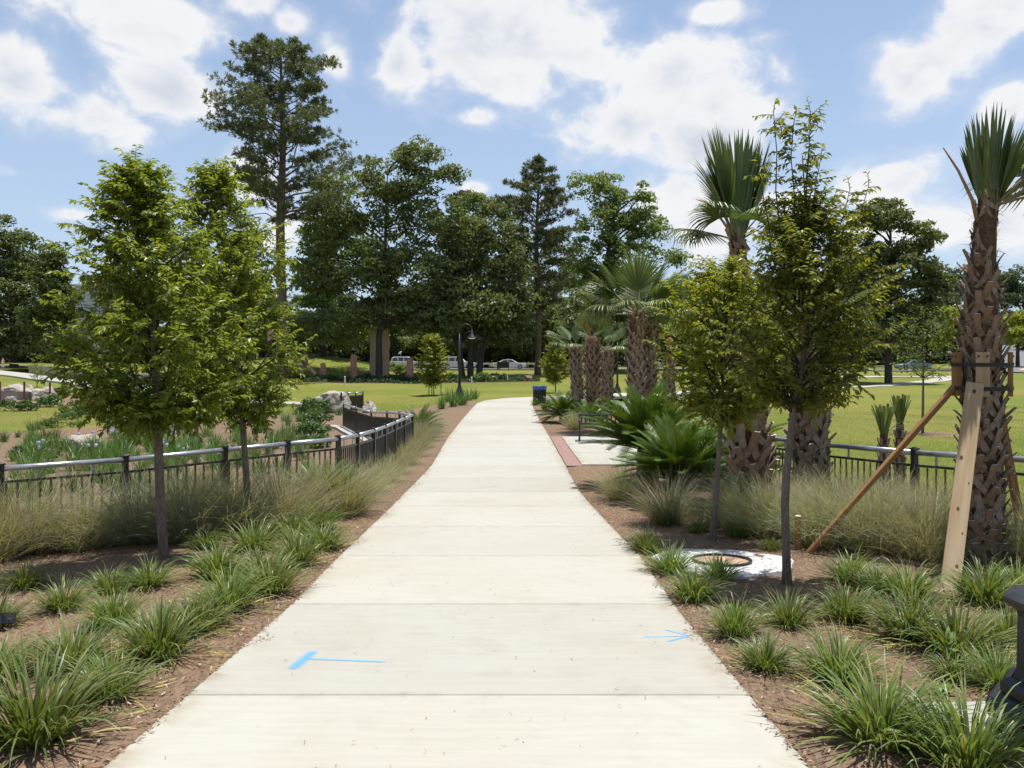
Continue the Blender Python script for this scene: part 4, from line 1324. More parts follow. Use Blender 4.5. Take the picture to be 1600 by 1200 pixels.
# ================================================================== FAR BED: STONES, SHRUBS, FLAG, MARKERS
def lumpy(n_sub, size, amp, seed, sharp=1.0, flat_top=False):
    bm = __import__('bmesh').new()
    __import__('bmesh').ops.create_icosphere(bm, subdivisions=n_sub, radius=1.0)
    from mathutils import noise as mn
    off = Vector((seed * 7.3, seed * 3.1, seed * 1.7))
    planes = []
    rr = random.Random(seed)
    for _ in range(9):
        d = Vector((rr.uniform(-1, 1), rr.uniform(-1, 1), rr.uniform(-.5, 1))).normalized(); planes.append((d, rr.uniform(.62, .9)))
    if flat_top: planes.append((Vector((.08, .05, 1)).normalized(), .6))
    for v in bm.verts:
        p = v.co.copy()
        for d, c in planes:
            q = p.dot(d)
            if q > c: p -= d * (q - c) * .92
        nz = mn.fractal(p * 1.6 + off, 1.0, 2.0, 5)
        nz2 = mn.noise(Vector((p.x * 1.5, p.y * 1.5, p.z * 9)) + off)
        p += p.normalized() * (amp * nz + amp * .25 * nz2 * sharp)
        v.co = Vector((p.x * size[0], p.y * size[1], p.z * size[2]))
    me = bpy.data.meshes.new('rock'); bm.to_mesh(me); bm.free()
    return me


def boulder(label, x, y, size, m, seed, flat=False, sink=.25, z=None):
    o = obj('boulder', lumpy(4, size, .16, seed, 1.0, flat), M[m], None, (x, y, (gz(x, y) if z is None else z) + size[2] * (.6 - sink)), (0, 0, seed * 1.1))
    return tag(o, label, 'boulder', None)


def standing_stone(name, label, u, vt, vb, wpx, Y, m, seed, lean=0.0, taper=.75, depth=.8, cat='standing stone'):
    k = Y / F
    x = (u - 800) * k; zb = gz(x, Y); H = EYE + (560 - vt) * k - zb; w = wpx * k
    from mathutils import noise as mn
    n, mseg = 15, 14
    V = []
    for i in range(n):
        f = i / (n - 1)
        for j in range(mseg):
            a = 2 * PI * j / mseg
            ca, sa = math.cos(a), math.sin(a)
            e = .42
            px = math.copysign(abs(ca) ** e, ca) * w / 2; py = math.copysign(abs(sa) ** e, sa) * w / 2 * depth
            s = 1 - (1 - taper) * f + .06 * math.sin(f * 7 + seed)
            nz = mn.fractal(Vector((px / w * 2.2 + seed * 9, py / w * 2.2, f * H / w * 2.0)), 1.0, 2.0, 4) * w * .13
            V.append((px * s + ca * nz + lean * f * H, py * s + sa * nz, -.3 + f * (H + .3) - (abs(nz) * 1.5 + .25 * w * (.5 + .5 * math.sin(a * 1.0 + seed)) if i == n - 1 else 0)))
    mb = MB(); Q = []
    for i in range(n - 1):
        for j in range(mseg): Q.append([i * mseg + j, i * mseg + (j + 1) % mseg, (i + 1) * mseg + (j + 1) % mseg, (i + 1) * mseg + j])
    c = np.mean(V[-mseg:], 0) + np.array([0, 0, .08 * w])
    mb.add(V + [tuple(c)], Q, [[(n - 1) * mseg + j, (n - 1) * mseg + (j + 1) % mseg, n * mseg] for j in range(mseg)])
    o = obj(name, mb, M[m], None, (x, Y, zb), (0, 0, seed * .2))
    return tag(o, label, cat, 'stones set in the far planting')


standing_stone('standing_stone', 'tallest tan standing stone, left one of the tall pair behind the oak trunk', 584, 511, 586, 13, 92, 'tan_stone', 1, .0, .85)
standing_stone('standing_stone', 'broad tall tan standing stone, right one of the tall pair behind the oak trunk', 601, 512, 588, 15, 92.5, 'tan_stone', 2, .0, .9)
standing_stone('standing_stone', 'slim red standing stone just left of the tall tan pair', 553, 553, 588, 11, 87, 'sandstone', 3, .0, .75)
standing_stone('standing_stone', 'short pointed red stone beside the slanting pale slab', 506, 566, 585, 11, 86, 'sandstone', 4, -.05, .6)
standing_stone('standing_stone', 'blocky red stone on the dark shrub, nearest the tall pine trunk', 472, 553, 575, 19, 90, 'sandstone', 5, .0, .95)
standing_stone('standing_stone', 'red stone half hidden by the staked light green sapling', 641, 557, 586, 13, 87, 'sandstone', 6, -.03, .75)
k_ = 86 / F
o = obj('stone_slab', MB().box((0, 0, 0), (1.1, .9, .22), np.array(Matrix.Rotation(R(48), 3, 'Y'))), M['tan_stone'], None, ((489 - 800) * k_, 86, EYE + (560 - 579) * k_))
tag(o, 'slanting pale stone slab leaning in the far dark bed', 'stone slab', 'stones set in the far planting')


def leaf_mass(name, x, y, rx, ry, h, n, size, leaf, label, cat='shrub', group=None, clumps=16):
    t = thing(name, label, cat, (x, y, gz(x, y)), 0, group)
    a = U(0, 2 * PI, clumps); r = np.sqrt(U(0, 1, clumps))
    C = np.stack([r * np.cos(a) * rx * .8, r * np.sin(a) * ry * .8, h * U(.25, .75, clumps) * (1 - .4 * r)], 1)
    V, Q = sprays(C, np.full(clumps, min(rx, ry, h) * .42) * U(.7, 1.2, clumps), n, size, flat=.8)
    V[:, 2] = np.maximum(V[:, 2], .0)
    obj('foliage', np_mesh('foliage', V, Q), M[leaf], t)
    mb = MB()
    for c in C[:8]: limb(mb, (c[0] * .25, c[1] * .25, 0), c, .02 * h + .006, .006, sag=0, n=4, seg=5)
    obj('stems', mb, M['grey_bark'], t)
    return t


for (u, Y, rx, h, lf, lab) in [
    (460, 85, 1.6, 1.5, 'cover_red', 'russet shrub at the foot of the tall pine'), (430, 84, 1.5, 1.1, 'cover', 'dark shrub left of the tall pine foot'),
    (520, 85, 1.8, .95, 'cover', 'low dark shrub right of the slanting stone slab'), (575, 86, 1.5, .9, 'cover', 'low dark shrub under the oak trunk'),
    (625, 86, 1.6, .9, 'cover', 'low dark shrub between the tall stones and the staked sapling'), (700, 86, 1.9, 1.0, 'cover', 'dark shrub just left of the hooked lamp'),
    (755, 86, 1.5, 1.2, 'agap', 'brighter green shrub right of the hooked lamp'), (625, 98, 1.9, 2.6, 'light_tree', 'small pale green round tree right of the tall stones'),
    (770, 88, 1.6, 1.0, 'cover', 'dark shrub before the white saloon car'), (405, 84, 2.2, 1.5, 'cover', 'broad dark shrub behind the young trees, near the flag'),
    (648, 87.5, 1.5, 1.3, 'cover', 'dark shrub behind the staked sapling'), (490, 88, 1.6, .8, 'cover', 'dark shrub behind the slanting stone slab')]:
    leaf_mass('shrub', (u - 800) * Y / F, Y, rx, rx * .8, h, 1500, .24, lf, lab, 'shrub', 'shrubs in the far bed')
# leafy ground cover of the far bed
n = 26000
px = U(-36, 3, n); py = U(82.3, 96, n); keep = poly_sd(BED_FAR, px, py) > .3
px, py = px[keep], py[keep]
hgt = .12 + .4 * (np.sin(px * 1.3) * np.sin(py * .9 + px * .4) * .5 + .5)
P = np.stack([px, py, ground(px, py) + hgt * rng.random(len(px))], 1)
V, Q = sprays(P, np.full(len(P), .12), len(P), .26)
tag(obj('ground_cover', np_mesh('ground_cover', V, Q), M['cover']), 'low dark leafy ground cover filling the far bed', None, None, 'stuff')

for u, vt, vb, lab in [(539, 588, 603, 'slim white marker post before the dark bed, left of the tall stones'), (737, 589, 603, 'slim white marker post beside the hooked lamp'), (793, 587, 597, 'slim white marker post below the white saloon car')]:
    x, y, z = spot(u, vb)
    h = (vb - vt) * y / F
    t = thing('marker_post', lab, 'marker post', (x, y, z), 0, 'white marker posts along the bed')
    obj('post', MB().lathe([(.06, -.1), (.06, h * .9), (.075, h * .9), (.075, h * .97), (.02, h)], 10), M['white_paint'], t)

# flag on its pole
Yf = 96.0; xf = (433 - 800) * Yf / F; zf_ = gz(xf, Yf)
fp = thing('flagpole', 'flagpole with a striped flag hanging beside the tall pine trunk', 'flagpole', (xf, Yf, zf_))
topf = EYE + (560 - 508) * Yf / F - zf_
obj('pole', MB().lathe([(.09, 0), (.06, topf * .5), (.04, topf), (.07, topf + .02), (.07, topf + .1), (.01, topf + .14)], 10), M['zinc'], fp)
FW, FH = 1.45, 1.35
def cloth(u, v): return (-u * FW * .82, .18 * math.sin(u * 7) * u, topf - .05 - (1 - v) * FH - u * .55 + .08 * math.sin(u * 5))
red, white_, blue = plain('flag_red', (.42, .03, .05), .8), plain('flag_white', (.72, .72, .72), .8), plain('flag_blue', (.02, .035, .16), .8)
for k in range(13):
    mb = MB(); v0, v1 = 1 - k / 13, 1 - (k + 1) / 13
    us = np.linspace(.40 if k < 7 else 0, 1, 9)
    V = [cloth(a, v) for a in us for v in (v0, v1)]
    mb.add(V, [[2 * i, 2 * i + 1, 2 * i + 3, 2 * i + 2] for i in range(8)])
    obj('stripe', mb, red if k % 2 == 0 else white_, fp)
mb = MB(); us = np.linspace(0, .40, 5); vs = np.linspace(6 / 13, 1, 5)
mb.add([cloth(a, v) for a in us for v in vs], [[i * 5 + j, i * 5 + j + 1, i * 5 + j + 6, i * 5 + j + 5] for i in range(4) for j in range(4)])
canton = obj('canton', mb, blue, fp)
ms = MB()
for i in range(9):
    for j in range(6 if i % 2 == 0 else 5):
        c = Vector(cloth(.40 * ((j + .5) / 6 + (0 if i % 2 == 0 else .5 / 6)), 1 - (i + .6) / 9.2 * 7 / 13)) + Vector((0, -.012, 0))
        V = [c + Vector((math.sin(q * PI / 5), 0, math.cos(q * PI / 5))) * (.022 if q % 2 == 0 else .009) for q in range(10)]
        ms.add([c] + V, (), [[0, 1 + q, 1 + (q + 1) % 10] for q in range(10)])
obj('stars', ms, white_, canton)['kind'] = 'stuff'

# ================================================================== CARS
def car(label, u, Y, L, kind, paint, faces=1, z=None):
    """side view silhouettes: body shell, glasshouse, wheels and lamps"""
    x = (u - 800) * Y / F
    t = thing('parked_car', label, 'car', (x, Y, (gz(x, Y) if z is None else z) + .085), 0 if faces > 0 else PI, 'cars on the far road')
    W = 1.82 if kind == 'saloon' else 1.95
    if kind == 'saloon':
        low = [(-.5, .42), (-.5, .78), (-.47, .93), (-.30, .98), (.20, .96), (.40, .86), (.485, .72), (.5, .45), (.49, .27), (.37, .22), (-.36, .22), (-.48, .28)]
        cab = [(-.34, .96), (-.20, 1.36), (-.04, 1.45), (.08, 1.41), (.25, .95)]
        win = [[(-.29, .98), (-.19, 1.30), (-.06, 1.37), (-.05, .98)], [(-.03, .98), (-.03, 1.37), (.07, 1.34), (.20, .98)]]
        wr = .33; H = 1.45
    else:
        low = [(-.5, .50), (-.5, 1.02), (-.48, 1.10), (.22, 1.10), (.40, 1.04), (.49, .92), (.5, .55), (.49, .36), (.36, .30), (-.36, .30), (-.49, .36)]
        cab = [(-.49, 1.09), (-.46, 1.68), (-.36, 1.80), (.04, 1.80), (.10, 1.74), (.24, 1.09)]
        win = [[(-.45, 1.14), (-.43, 1.62), (-.30, 1.68), (-.28, 1.14)], [(-.26, 1.14), (-.26, 1.68), (-.10, 1.68), (-.10, 1.14)], [(-.07, 1.14), (-.07, 1.68), (.05, 1.66), (.17, 1.14)]]
        wr = .39; H = 1.8
    def loft(P, ws):
        P = np.array(P); n = len(P); c = P.mean(0)
        rings = []
        for s, yy in ws:
            Qp = c + (P - c) * s
            rings.append(np.stack([Qp[:, 0] * L, np.full(n, yy), Qp[:, 1]], 1))
        mb = MB(); V = np.concatenate(rings); Q = []
        m = len(rings)
        for i in range(m - 1):
            for j in range(n): Q.append([i * n + j, (i + 1) * n + j, (i + 1) * n + (j + 1) % n, i * n + (j + 1) % n])
        mb.add(np.concatenate([V, [[c[0] * L, ws[0][1], c[1]], [c[0] * L, ws[-1][1], c[1]]]]), Q,
               [[j, (j + 1) % n, m * n] for j in range(n)] + [[(m - 1) * n + (j + 1) % n, (m - 1) * n + j, m * n + 1] for j in range(n)])
        return mb
    h = W / 2
    obj('body', loft(low, [(.955, -h), (.99, -h + .05), (1, -h + .16), (1, h - .16), (.99, h - .05), (.955, h)]), paint, t)
    lean_ = .20
    obj('cabin', loft(cab, [(.90, -h + lean_ - .02), (.97, -h + lean_ + .03), (1, -h + lean_ + .14), (1, h - lean_ - .14), (.97, h - lean_ - .03), (.90, h - lean_ + .02)]), paint, t)
    for s in (-1, 1):
        for w in win:
            P = [(px * L * .97, s * (h - lean_ + .035 - (pz - .95) * .02), pz) for px, pz in w]
            P2 = [(px_, py_ - s * .05, pz_) for px_, py_, pz_ in P]
            obj('window', MB().add(P + P2, [[0, 1, 2, 3], [7, 6, 5, 4], [0, 4, 5, 1], [1, 5, 6, 2], [2, 6, 7, 3], [3, 7, 4, 0]]), M['glass'], t)
    for (a, b, nm) in ((cab[-1], cab[-2], 'windscreen'), (cab[0], cab[1], 'rear_window')):
        P = [(q[0] * L + (.015 if nm == 'windscreen' else -.015), s * (h - lean_ - .12), q[1] + .02) for q in (a, b) for s in (-1, 1)]
        obj(nm, MB().add(P, [[0, 1, 3, 2]]), M['glass'], t)
    for sx in (-.31, .31):
        for s in (-1, 1):
            w = obj('wheel', MB(), None, t) if False else None
            ty = obj('wheel', MB().lathe([(wr * .55, -.09), (wr * .92, -.10), (wr, -.06), (wr, .06), (wr * .92, .10), (wr * .55, .09)], 20), M['tyre'], t, (sx * L, s * (h - .08), wr), (PI / 2, 0, 0))
            mr = MB().lathe([(0.005, -.095), (wr * .2, -.1), (wr * .22, -.08), (wr * .5, -.07), (wr * .56, -.092), (wr * .58, .0), (wr * .56, .092), (wr * .5, .07), (wr * .22, .08), (wr * .2, .1), (0.005, .095)], 20)
            for q in range(5):
                a = q * 2 * PI / 5
                mr.bar((math.cos(a) * wr * .12, math.sin(a) * wr * .12, .085), (math.cos(a) * wr * .54, math.sin(a) * wr * .54, .085), .05, .02)
            obj('rim', mr, M['rim'], ty)
    for s in (-1, 1):
        obj('headlight', MB().box((0, 0, 0), (.12, .32, .14)), M['headlight'], t, (L * .485, s * (h - .24), .70 if kind == 'saloon' else .86), (0, R(-18), 0))
        obj('taillight', MB().box((0, 0, 0), (.08, .26, .2)), M['taillight'], t, (-L * .492, s * (h - .22), .80 if kind == 'saloon' else .98))
        obj('door_mirror', MB().box((0, 0, 0), (.14, .18, .12), taper=.8), paint, t, (L * .17, s * (h + .02), 1.0 if kind == 'saloon' else 1.18))
    obj('bumper', MB().box((0, 0, 0), (.12, W * .88, .22)), M['tyre'], t, (L * .485, 0, .40))
    obj('bumper', MB().box((0, 0, 0), (.12, W * .88, .22)), M['tyre'], t, (-L * .485, 0, .42))
    return t


car('white saloon car on the far road, in front of dark trees', 796, 117.5, 4.9, 'saloon', M['car_white'])
car('white off-road car on the far road, behind the hooked lamp', 716, 117.5, 5.0, 'wagon', M['car_white'])
car('white estate car on the far road, left of the staked sapling', 636, 120.5, 4.8, 'wagon', M['car_white'])
car('grey blue car on the far road at the right, behind the thin bare sapling', 1426, 112, 4.4, 'saloon', M['car_silver'], -1)
car('white car glimpsed on the far road between the palm trunks', 1026, 117, 4.5, 'saloon', M['car_white'], -1)
# dark sign box on legs before the saloon car
xs_ = (786 - 800) * 112 / F
sg = thing('notice_board', 'black board on two legs before the white saloon car', 'notice board', (xs_, 112, gz(xs_, 112)))
obj('board', MB().box((0, 0, .82), (1.7, .12, .80)), M['black'], sg)
for s in (-1, 1): obj('leg', MB().box((s * .8, 0, .35), (.08, .08, .8)), M['black'], sg)
# red and white cooler and a dark bag on the grass
x, y, z = spot(826, 596)
cl = thing('cooler', 'small red cooler with a white lid on the grass beside the far trees', 'cooler', (x, y, z))
obj('box', MB().box((0, 0, .2), (.65, .4, .4), taper=1.05), plain('cooler_red', (.5, .04, .03), .5), cl)
obj('lid', MB().box((0, 0, .46), (.72, .46, .12), taper=.92), M['white_paint'], cl); obj('handle', MB().tube([(-.36, 0, .3), (-.4, 0, .6), (.4, 0, .6), (.36, 0, .3)], .018, 6), M['white_paint'], cl)
bag = obj('bag', lumpy(3, (.42, .3, .42), .12, 5), plain('dark_blue_cloth', (.03, .035, .07), .9), None, (x - .95, y + .1, z + .22))
tag(bag, 'dark blue bag on the grass left of the red cooler', 'bag')
# guard rail across the far side of the road
gr_ = thing('guard_rail', 'long low white guard rail on the far side of the road', 'guard rail')
ym = 126
mb = MB().bar((-60, ym, float(prof(ym)) + .75), (14, ym, float(prof(ym)) + .75), .06, .3)
obj('beam', mb, M['white_paint'], gr_)
for k in range(20): obj('post', MB().box((0, 0, .4), (.12, .12, .9)), M['white_paint'], gr_, (-59 + k * 3.8, ym + .1, float(prof(ym)) - .05))

# pale building far left
Yb = 165; kb = Yb / F
bx = (136 - 800) * kb; bz = gz(bx, Yb)
bd = thing('building', 'pale flat-roofed building glimpsed between the left trees', 'building', (bx, Yb, bz))
Hb = EYE + (560 - 447) * kb - bz
wallm = plain('pale_render', (.58, .55, .52), .85)
obj('wall', MB().box((0, 5, Hb / 2), (11, 10, Hb)), wallm, bd); obj('roof', MB().box((0, 5, Hb + .2), (11.8, 10.8, .4)), M['white_paint'], bd)
for i in range(4):
    for j in range(3):
        w = obj('window', MB().box((-3.9 + i * 2.6, -.01, Hb - 1.9 - j * 3.2), (1.3, .14, 1.7)), M['white_paint'], bd)
        obj('pane', MB().box((-3.9 + i * 2.6, -.06, Hb - 1.9 - j * 3.2), (1.1, .12, 1.5)), M['glass'], w)

# ================================================================== YOUNG TREES
young_tree('leafiest young tree, at the left of the walk, dark glossy crown on a slim trunk', -3.48, 8.0, 3.98,
           [(1.42, .40), (1.62, .70), (1.95, .88), (2.4, .92), (2.85, .80), (3.2, .60), (3.52, .36), (3.76, .18), (3.88, .05)],
           [(0, 0, 0), (.7, -.05, .02), (1.4, -.07, .02), (2.6, -.12, 0), (3.98, -.30, 0)], 'elm', 100, 17, .047, .076, seed=3, twigs=20)
young_tree('slimmer young tree just behind the leafiest one, paler crown towards its top', -3.14, 9.6, 4.5,
           [(1.42, .28), (1.8, .62), (2.2, .72), (2.75, .66), (3.2, .66), (3.6, .56), (3.95, .34), (4.2, .15), (4.36, .05)],
           [(0, 0, 0), (1.45, -.10, 0), (2.6, -.20, 0), (3.5, -.30, 0), (4.5, -.42, 0)], 'elm', 84, 17, .040, .076, seed=8, twigs=18)
young_tree('tall young tree right of the walk with thin bare shoots rising above its crown', 2.36, 6.86, 3.85,
           [(1.60, .28), (1.80, .50), (2.1, .63), (2.45, .62), (2.7, .50), (2.9, .34), (3.1, .16), (3.25, .06)],
           [(0, 0, 0), (.8, -.02, .01), (1.5, .05, 0), (2.0, .15, 0), (2.6, .20, 0), (3.85, .12, 0)], 'elm', 70, 16, .034, .068, seed=12, twigs=15,
           shoots=[(-.02, 0, 2.4, 4.05, -.12), (.10, .05, 2.4, 4.08, .22), (.05, -.05, 2.4, 3.95, .04), (.16, .05, 2.4, 3.70, .32), (.3, 0, 2.3, 3.40, .70), (.2, .1, 2.3, 3.42, .60), (0, .1, 2.4, 3.6, -.22), (.1, -.1, 2.5, 3.75, .14)])
young_tree('short yellow-green young tree right of the walk, beside the big cycads', 2.28, 9.1, 3.15,
           [(1.42, .34), (1.65, .60), (2.0, .68), (2.4, .68), (2.75, .56), (2.95, .34), (3.12, .08)],
           [(0, 0, 0), (.7, .06, .02), (1.4, .10, 0), (2.4, .14, 0), (3.15, .13, 0)], 'elm_bright', 74, 17, .032, .068, seed=21, twigs=15)
# saplings farther off
st_x, st_y, st_z = spot(678, 618)
young_tree('staked light green sapling left of the hooked lamp', st_x, st_y, 4.4, [(1.0, .5), (1.5, 1.1), (2.4, 1.15), (3.2, .8), (3.9, .42), (4.38, .08)], [(0, 0, 0), (4.4, -.15, 0)], 'elm_bright', 56, 9, .04, .19, seed=31, twigs=13, bias=1.9, group='young trees on the lawn')
st = thing('tree_stakes', 'three dark stakes around the staked light green sapling', 'tree stakes', (st_x, st_y, st_z))
for q in range(3):
    a = q * 2.1 + .3
    obj('stake', MB().lathe([(.035, -.1), (.035, 1.45), (.01, 1.5)], 8), M['grey_bark'], st, (math.cos(a) * .55, math.sin(a) * .4, 0))
x, y, z = spot(868, 614)
young_tree('small round light green tree right of the trash bin', x, y, 3.5, [(.95, .5), (1.4, .95), (2.1, 1.0), (2.8, .7), (3.3, .35), (3.5, .08)], [(0, 0, 0), (3.5, 0, 0)], 'elm_bright', 52, 9, .045, .17, seed=33, twigs=13, bias=1.7, group='young trees on the lawn')
young_tree('thin bare-branched sapling in a mulch ring on the right lawn', 15.4, 30.0, 4.75, [(2.2, 1.0), (2.7, 1.15), (3.3, .8), (4.0, .5), (4.7, .1)], [(0, 0, 0), (4.75, .05, 0)], 'sapling', 26, 3, .045, .13, seed=35, twigs=6, bias=1.8, group='young trees on the lawn')
x, y, z = spot(58, 606)
young_tree('small tiered sapling by the retaining wall at the far left', x, y, 2.9, [(.6, .5), (.9, .7), (1.3, .35), (1.7, .6), (2.2, .35), (2.85, .06)], [(0, 0, 0), (2.9, 0, 0)], 'elm', 20, 5, .03, .15, seed=37, twigs=7, bias=1.5, group='young trees on the lawn')

# ================================================================== PALMS
def on(x, y, pts): return [(x + dx, y + dy, gz(x, y) + h) for dx, dy, h in pts]


palm('stout palm held up by wooden braces, at the right edge, its few leaves tied upright', on(4.55, 7.7, [(0, 0, 0), (-.02, 0, 1.4), (-.04, 0, 2.6), (.0, 0, 3.15), (.03, 0, 3.62)]),
     .158, .075, 2.9, 0, [('tied', 180, 2, 0.88), ('tied', 70, 9, 0.86), ('tied', 270, 7, 0.81), ('tied', 10, 3, 0.90), ('tied', 100, 18, 0.81), ('half', 100, 48, 1.0), ('droop', 85, 62, 1.05), ('droop', 115, 70, .95), ('open', 130, 50, .9), ('droop', 60, 75, .9), ('droop', 88, 46, 1.2), ('droop', 104, 56, 1.15), ('half', 92, 30, 1.0)], grey=.75, neck=.115)
palm('leaning palm with a tall tied-up leaf tuft, left one of two behind the young trees', on(3.19, 10.5, [(0, 0, 0), (-.08, 0, 1.0), (-.16, .05, 2.0), (-.19, .1, 3.0), (-.20, .1, 3.88)]),
     .235, .085, 1.95, 0, [('erect', 180, 3, 1.06), ('erect', 270, 8, 1.10), ('erect', 250, 14, 1.10), ('erect', 290, 17, 1.06), ('half', 268, 22, 0.80), ('erect', 90, 7, 1.01), ('tied', 0, 5, 1.32), ('tied', 80, 13, 1.26), ('erect', 60, 17, 0.83), ('droop', 270, 74, 0.70), ('droop', 292, 82, 0.68), ('droop', 320, 56, 0.71), ('droop', 95, 58, 0.64), ('droop', 10, 62, 0.69), ('dry', 230, 30, 0.80)], grey=.5, neck=.13)
palm('straight palm with a neat criss-cross trunk, right one of the two behind the young trees', on(4.17, 11.2, [(0, 0, 0), (0, 0, 1.3), (-.05, .1, 2.4), (-.10, .1, 2.9)]),
     .205, .10, 2.0, 0, [('half', 265, 50, 1.0), ('open', 280, 64, .95), ('half', 90, 40, .8), ('open', 80, 62, .8), ('erect', 180, 8, .7), ('droop', 250, 80, .8), ('droop', 60, 85, .75)], grey=1, neck=.13)
palm('nearer palm of the close pair by the bench, broad fan crown', on(4.08, 26.0, [(0, 0, 0), (-.05, 0, 2.0), (.0, 0, 4.0)]),
     .25, .16, 3.85, 0, [('half', a, tl, 1.05) for a, tl in ((270, 30), (250, 42), (90, 22), (80, 40), (180, 14), (0, 20), (40, 52))] + [('open', a, tl, 1.0) for a, tl in ((265, 62), (95, 58), (130, 45), (230, 50))] + [('droop', a, tl, 1.0) for a, tl in ((20, 70), (60, 78), (300, 75), (340, 72), (100, 84), (250, 86))], grey=.45, ring=6, fscale=1.48)
palm('farther palm of the close pair by the bench, partly hidden by the nearer trunk', on(4.52, 26.7, [(0, 0, 0), (.05, 0, 2.0), (.12, 0, 3.8)]),
     .24, .16, 3.6, 0, [('half', a, tl, 1.0) for a, tl in ((90, 30), (70, 45), (180, 16), (110, 24))] + [('open', a, tl, 1.0) for a, tl in ((95, 60), (60, 66))] + [('droop', a, tl, 1.0) for a, tl in ((80, 78), (110, 82), (20, 76))], grey=.7, ring=6, fscale=1.42)
palm('slender palm behind the bench with one orange dead leaf hanging', on(3.10, 30.6, [(0, 0, 0), (.0, 0, 1.6), (-.02, 0, 3.3)]),
     .26, .14, 3.05, 0, [('dry', 300, 12, .85), ('dry', 320, 30, .8), ('half', 330, 18, .9), ('erect', 180, 8, .8), ('half', 60, 26, .8), ('half', 250, 36, .75), ('half', 140, 30, .8), ('droop', 90, 70, .7)], grey=.5, join=True, ring=6)
palm('palm left of the slender one, nearest the small round tree', on(3.12, 38.0, [(0, 0, 0), (-.04, 0, 1.6), (-.1, 0, 3.1)]),
     .26, .15, 2.85, 0, [('open', a, tl, 1.1) for a, tl in ((250, 50), (280, 60), (90, 48))] + [('droop', a, tl, 1.1) for a, tl in ((260, 76), (300, 70), (350, 74), (40, 76), (95, 78))] + [('erect', 180, 12, .9), ('half', 230, 30, .95)], grey=.6, join=True, ring=6)
palm('palm right of the slender one, drooping green crown', on(4.32, 36.4, [(0, 0, 0), (.02, 0, 1.6), (.06, 0, 2.95)]),
     .25, .15, 2.7, 0, [('open', a, tl, 1.1) for a, tl in ((90, 50), (70, 60), (250, 48))] + [('droop', a, tl, 1.1) for a, tl in ((85, 74), (110, 70), (20, 74), (300, 76))] + [('erect', 180, 12, .9), ('half', 120, 30, 1.0)], grey=.9, join=True, ring=6)
palm('leafless palm trunk with an orange cut top, beyond the yellow-green young tree', on(7.45, 38.0, [(0, 0, 0), (0, 0, 1.8), (.02, 0, 3.4)]),
     .27, .10, 2.6, 0, [('dry', 0, 3, .55), ('dry', 180, 4, .6)], grey=.9, join=True, ring=6)
pa = [o for o in bpy.data.objects if o.name.startswith('sabal_palm') and 'stout palm' in o.get('label', '')][0]
obj('bare_stalk', MB().tube([(-.06, 0, 3.30), (-.13, -.02, 3.52), (-.27, -.03, 3.80), (-.42, -.04, 4.02)], [.026, .017, .012, .007], 6).mesh('bare_stalk', True), M['petiole_dry'], pa)
# three cut-back little palms behind the right fence
SP = [(5.95, 12.8, 1.18, 'small cut-back palm behind the right fence, shortest of three, ragged green tuft'), (6.35, 13.1, 1.42, 'small cut-back palm behind the right fence, middle of three'), (7.45, 12.8, 1.42, 'small cut-back palm behind the right fence, by the right edge beyond the brace')]
for i, (x, y, h, lab) in enumerate(SP):
    t = thing('small_palm', lab, 'palm', (x, y, gz(x, y)), i, 'cut-back small palms')
    mb = MB().tube([(0, 0, -.1), (.01, 0, h * .5), (0, 0, h)], [.10, .085, .06], 10)
    obj('trunk', mb.mesh('trunk', True), M['palm_core'], t)
    fm = MB()
    for r_ in range(9):
        for q in range(5):
            a = q * 2 * PI / 5 + r_ * .63; hh = .06 + r_ * h / 10
            rr = .085 - .02 * r_ / 9
            fm.bar((math.cos(a) * rr, math.sin(a) * rr, hh), (math.cos(a) * (rr + .03), math.sin(a) * (rr + .03), hh + .12), .045, .012, up=(math.cos(a), math.sin(a), 0))
    o = obj('leaf_bases', fm, M['boot_grey'], t); o['kind'] = 'stuff'
    n = 34
    a = U(0, 2 * PI, n)
    V, Q = blades(np.stack([.03 * np.cos(a), .03 * np.sin(a), np.full(n, h - .05)], 1), a, R(1) * U(68, 88, n), R(1) * U(0, 18, n), U(.42, .55, n), U(.03, .05, n), 3, U(-.6, .6, n), tip=.85)
    obj('tuft', np_mesh('tuft', V, Q), M['palm'], t)
    if i == 0:
        V, Q = blades(np.zeros((9, 3)) + [0, 0, h - .05], U(0, 6.28, 9), R(1) * U(40, 70, 9), R(1) * U(90, 150, 9), U(.5, .7, 9), U(.02, .03, 9), 5)
        obj('hanging_blades', np_mesh('hanging_blades', V, Q), M['palm'], t)

# ---- the wooden brace round the stout palm
br = thing('palm_brace', 'wooden brace of three planks leaning on blocks strapped round the stout palm', 'tree brace', (4.55, 7.7, gz(4.55, 7.7)))
pb = Vector((4.55, 7.7, gz(4.55, 7.7)))
def plank(a, b, w, h, m, up):
    a, b = Vector(a), Vector(b)
    me = MB().bar(-(b - a) / 2, (b - a) / 2, w, h, up).mesh('plank')
    o = obj('plank', me, None, br, (a + b) / 2 - pb)
    d = (b - a).normalized()
    # local axes of the wood follow the plank so the grain does too
    rot = d.to_track_quat('Z', 'Y')
    inv = rot.to_matrix().inverted()
    me.transform(inv.to_4x4()); o.rotation_euler = rot.to_euler()
    me.materials.append(m)
    bev = o.modifiers.new('bevel', 'BEVEL'); bev.width = .004; bev.segments = 1
    return o, d, (b - a).length
f0 = (3.55, 6.52, gz(3.55, 6.52) - .08); f1 = (4.30, 7.43, 1.315)
p1, d1, L1 = plank(f0, f1, .145, .042, M['lumber'], (-.35, -1, .7))
l0 = (3.02, 8.32, gz(3.02, 8.32) - .06); l1 = (4.29, 7.72, 1.30)
p2, d2, L2 = plank(l0, l1, .042, .09, M['lumber_dark'], (0, -1, .2))
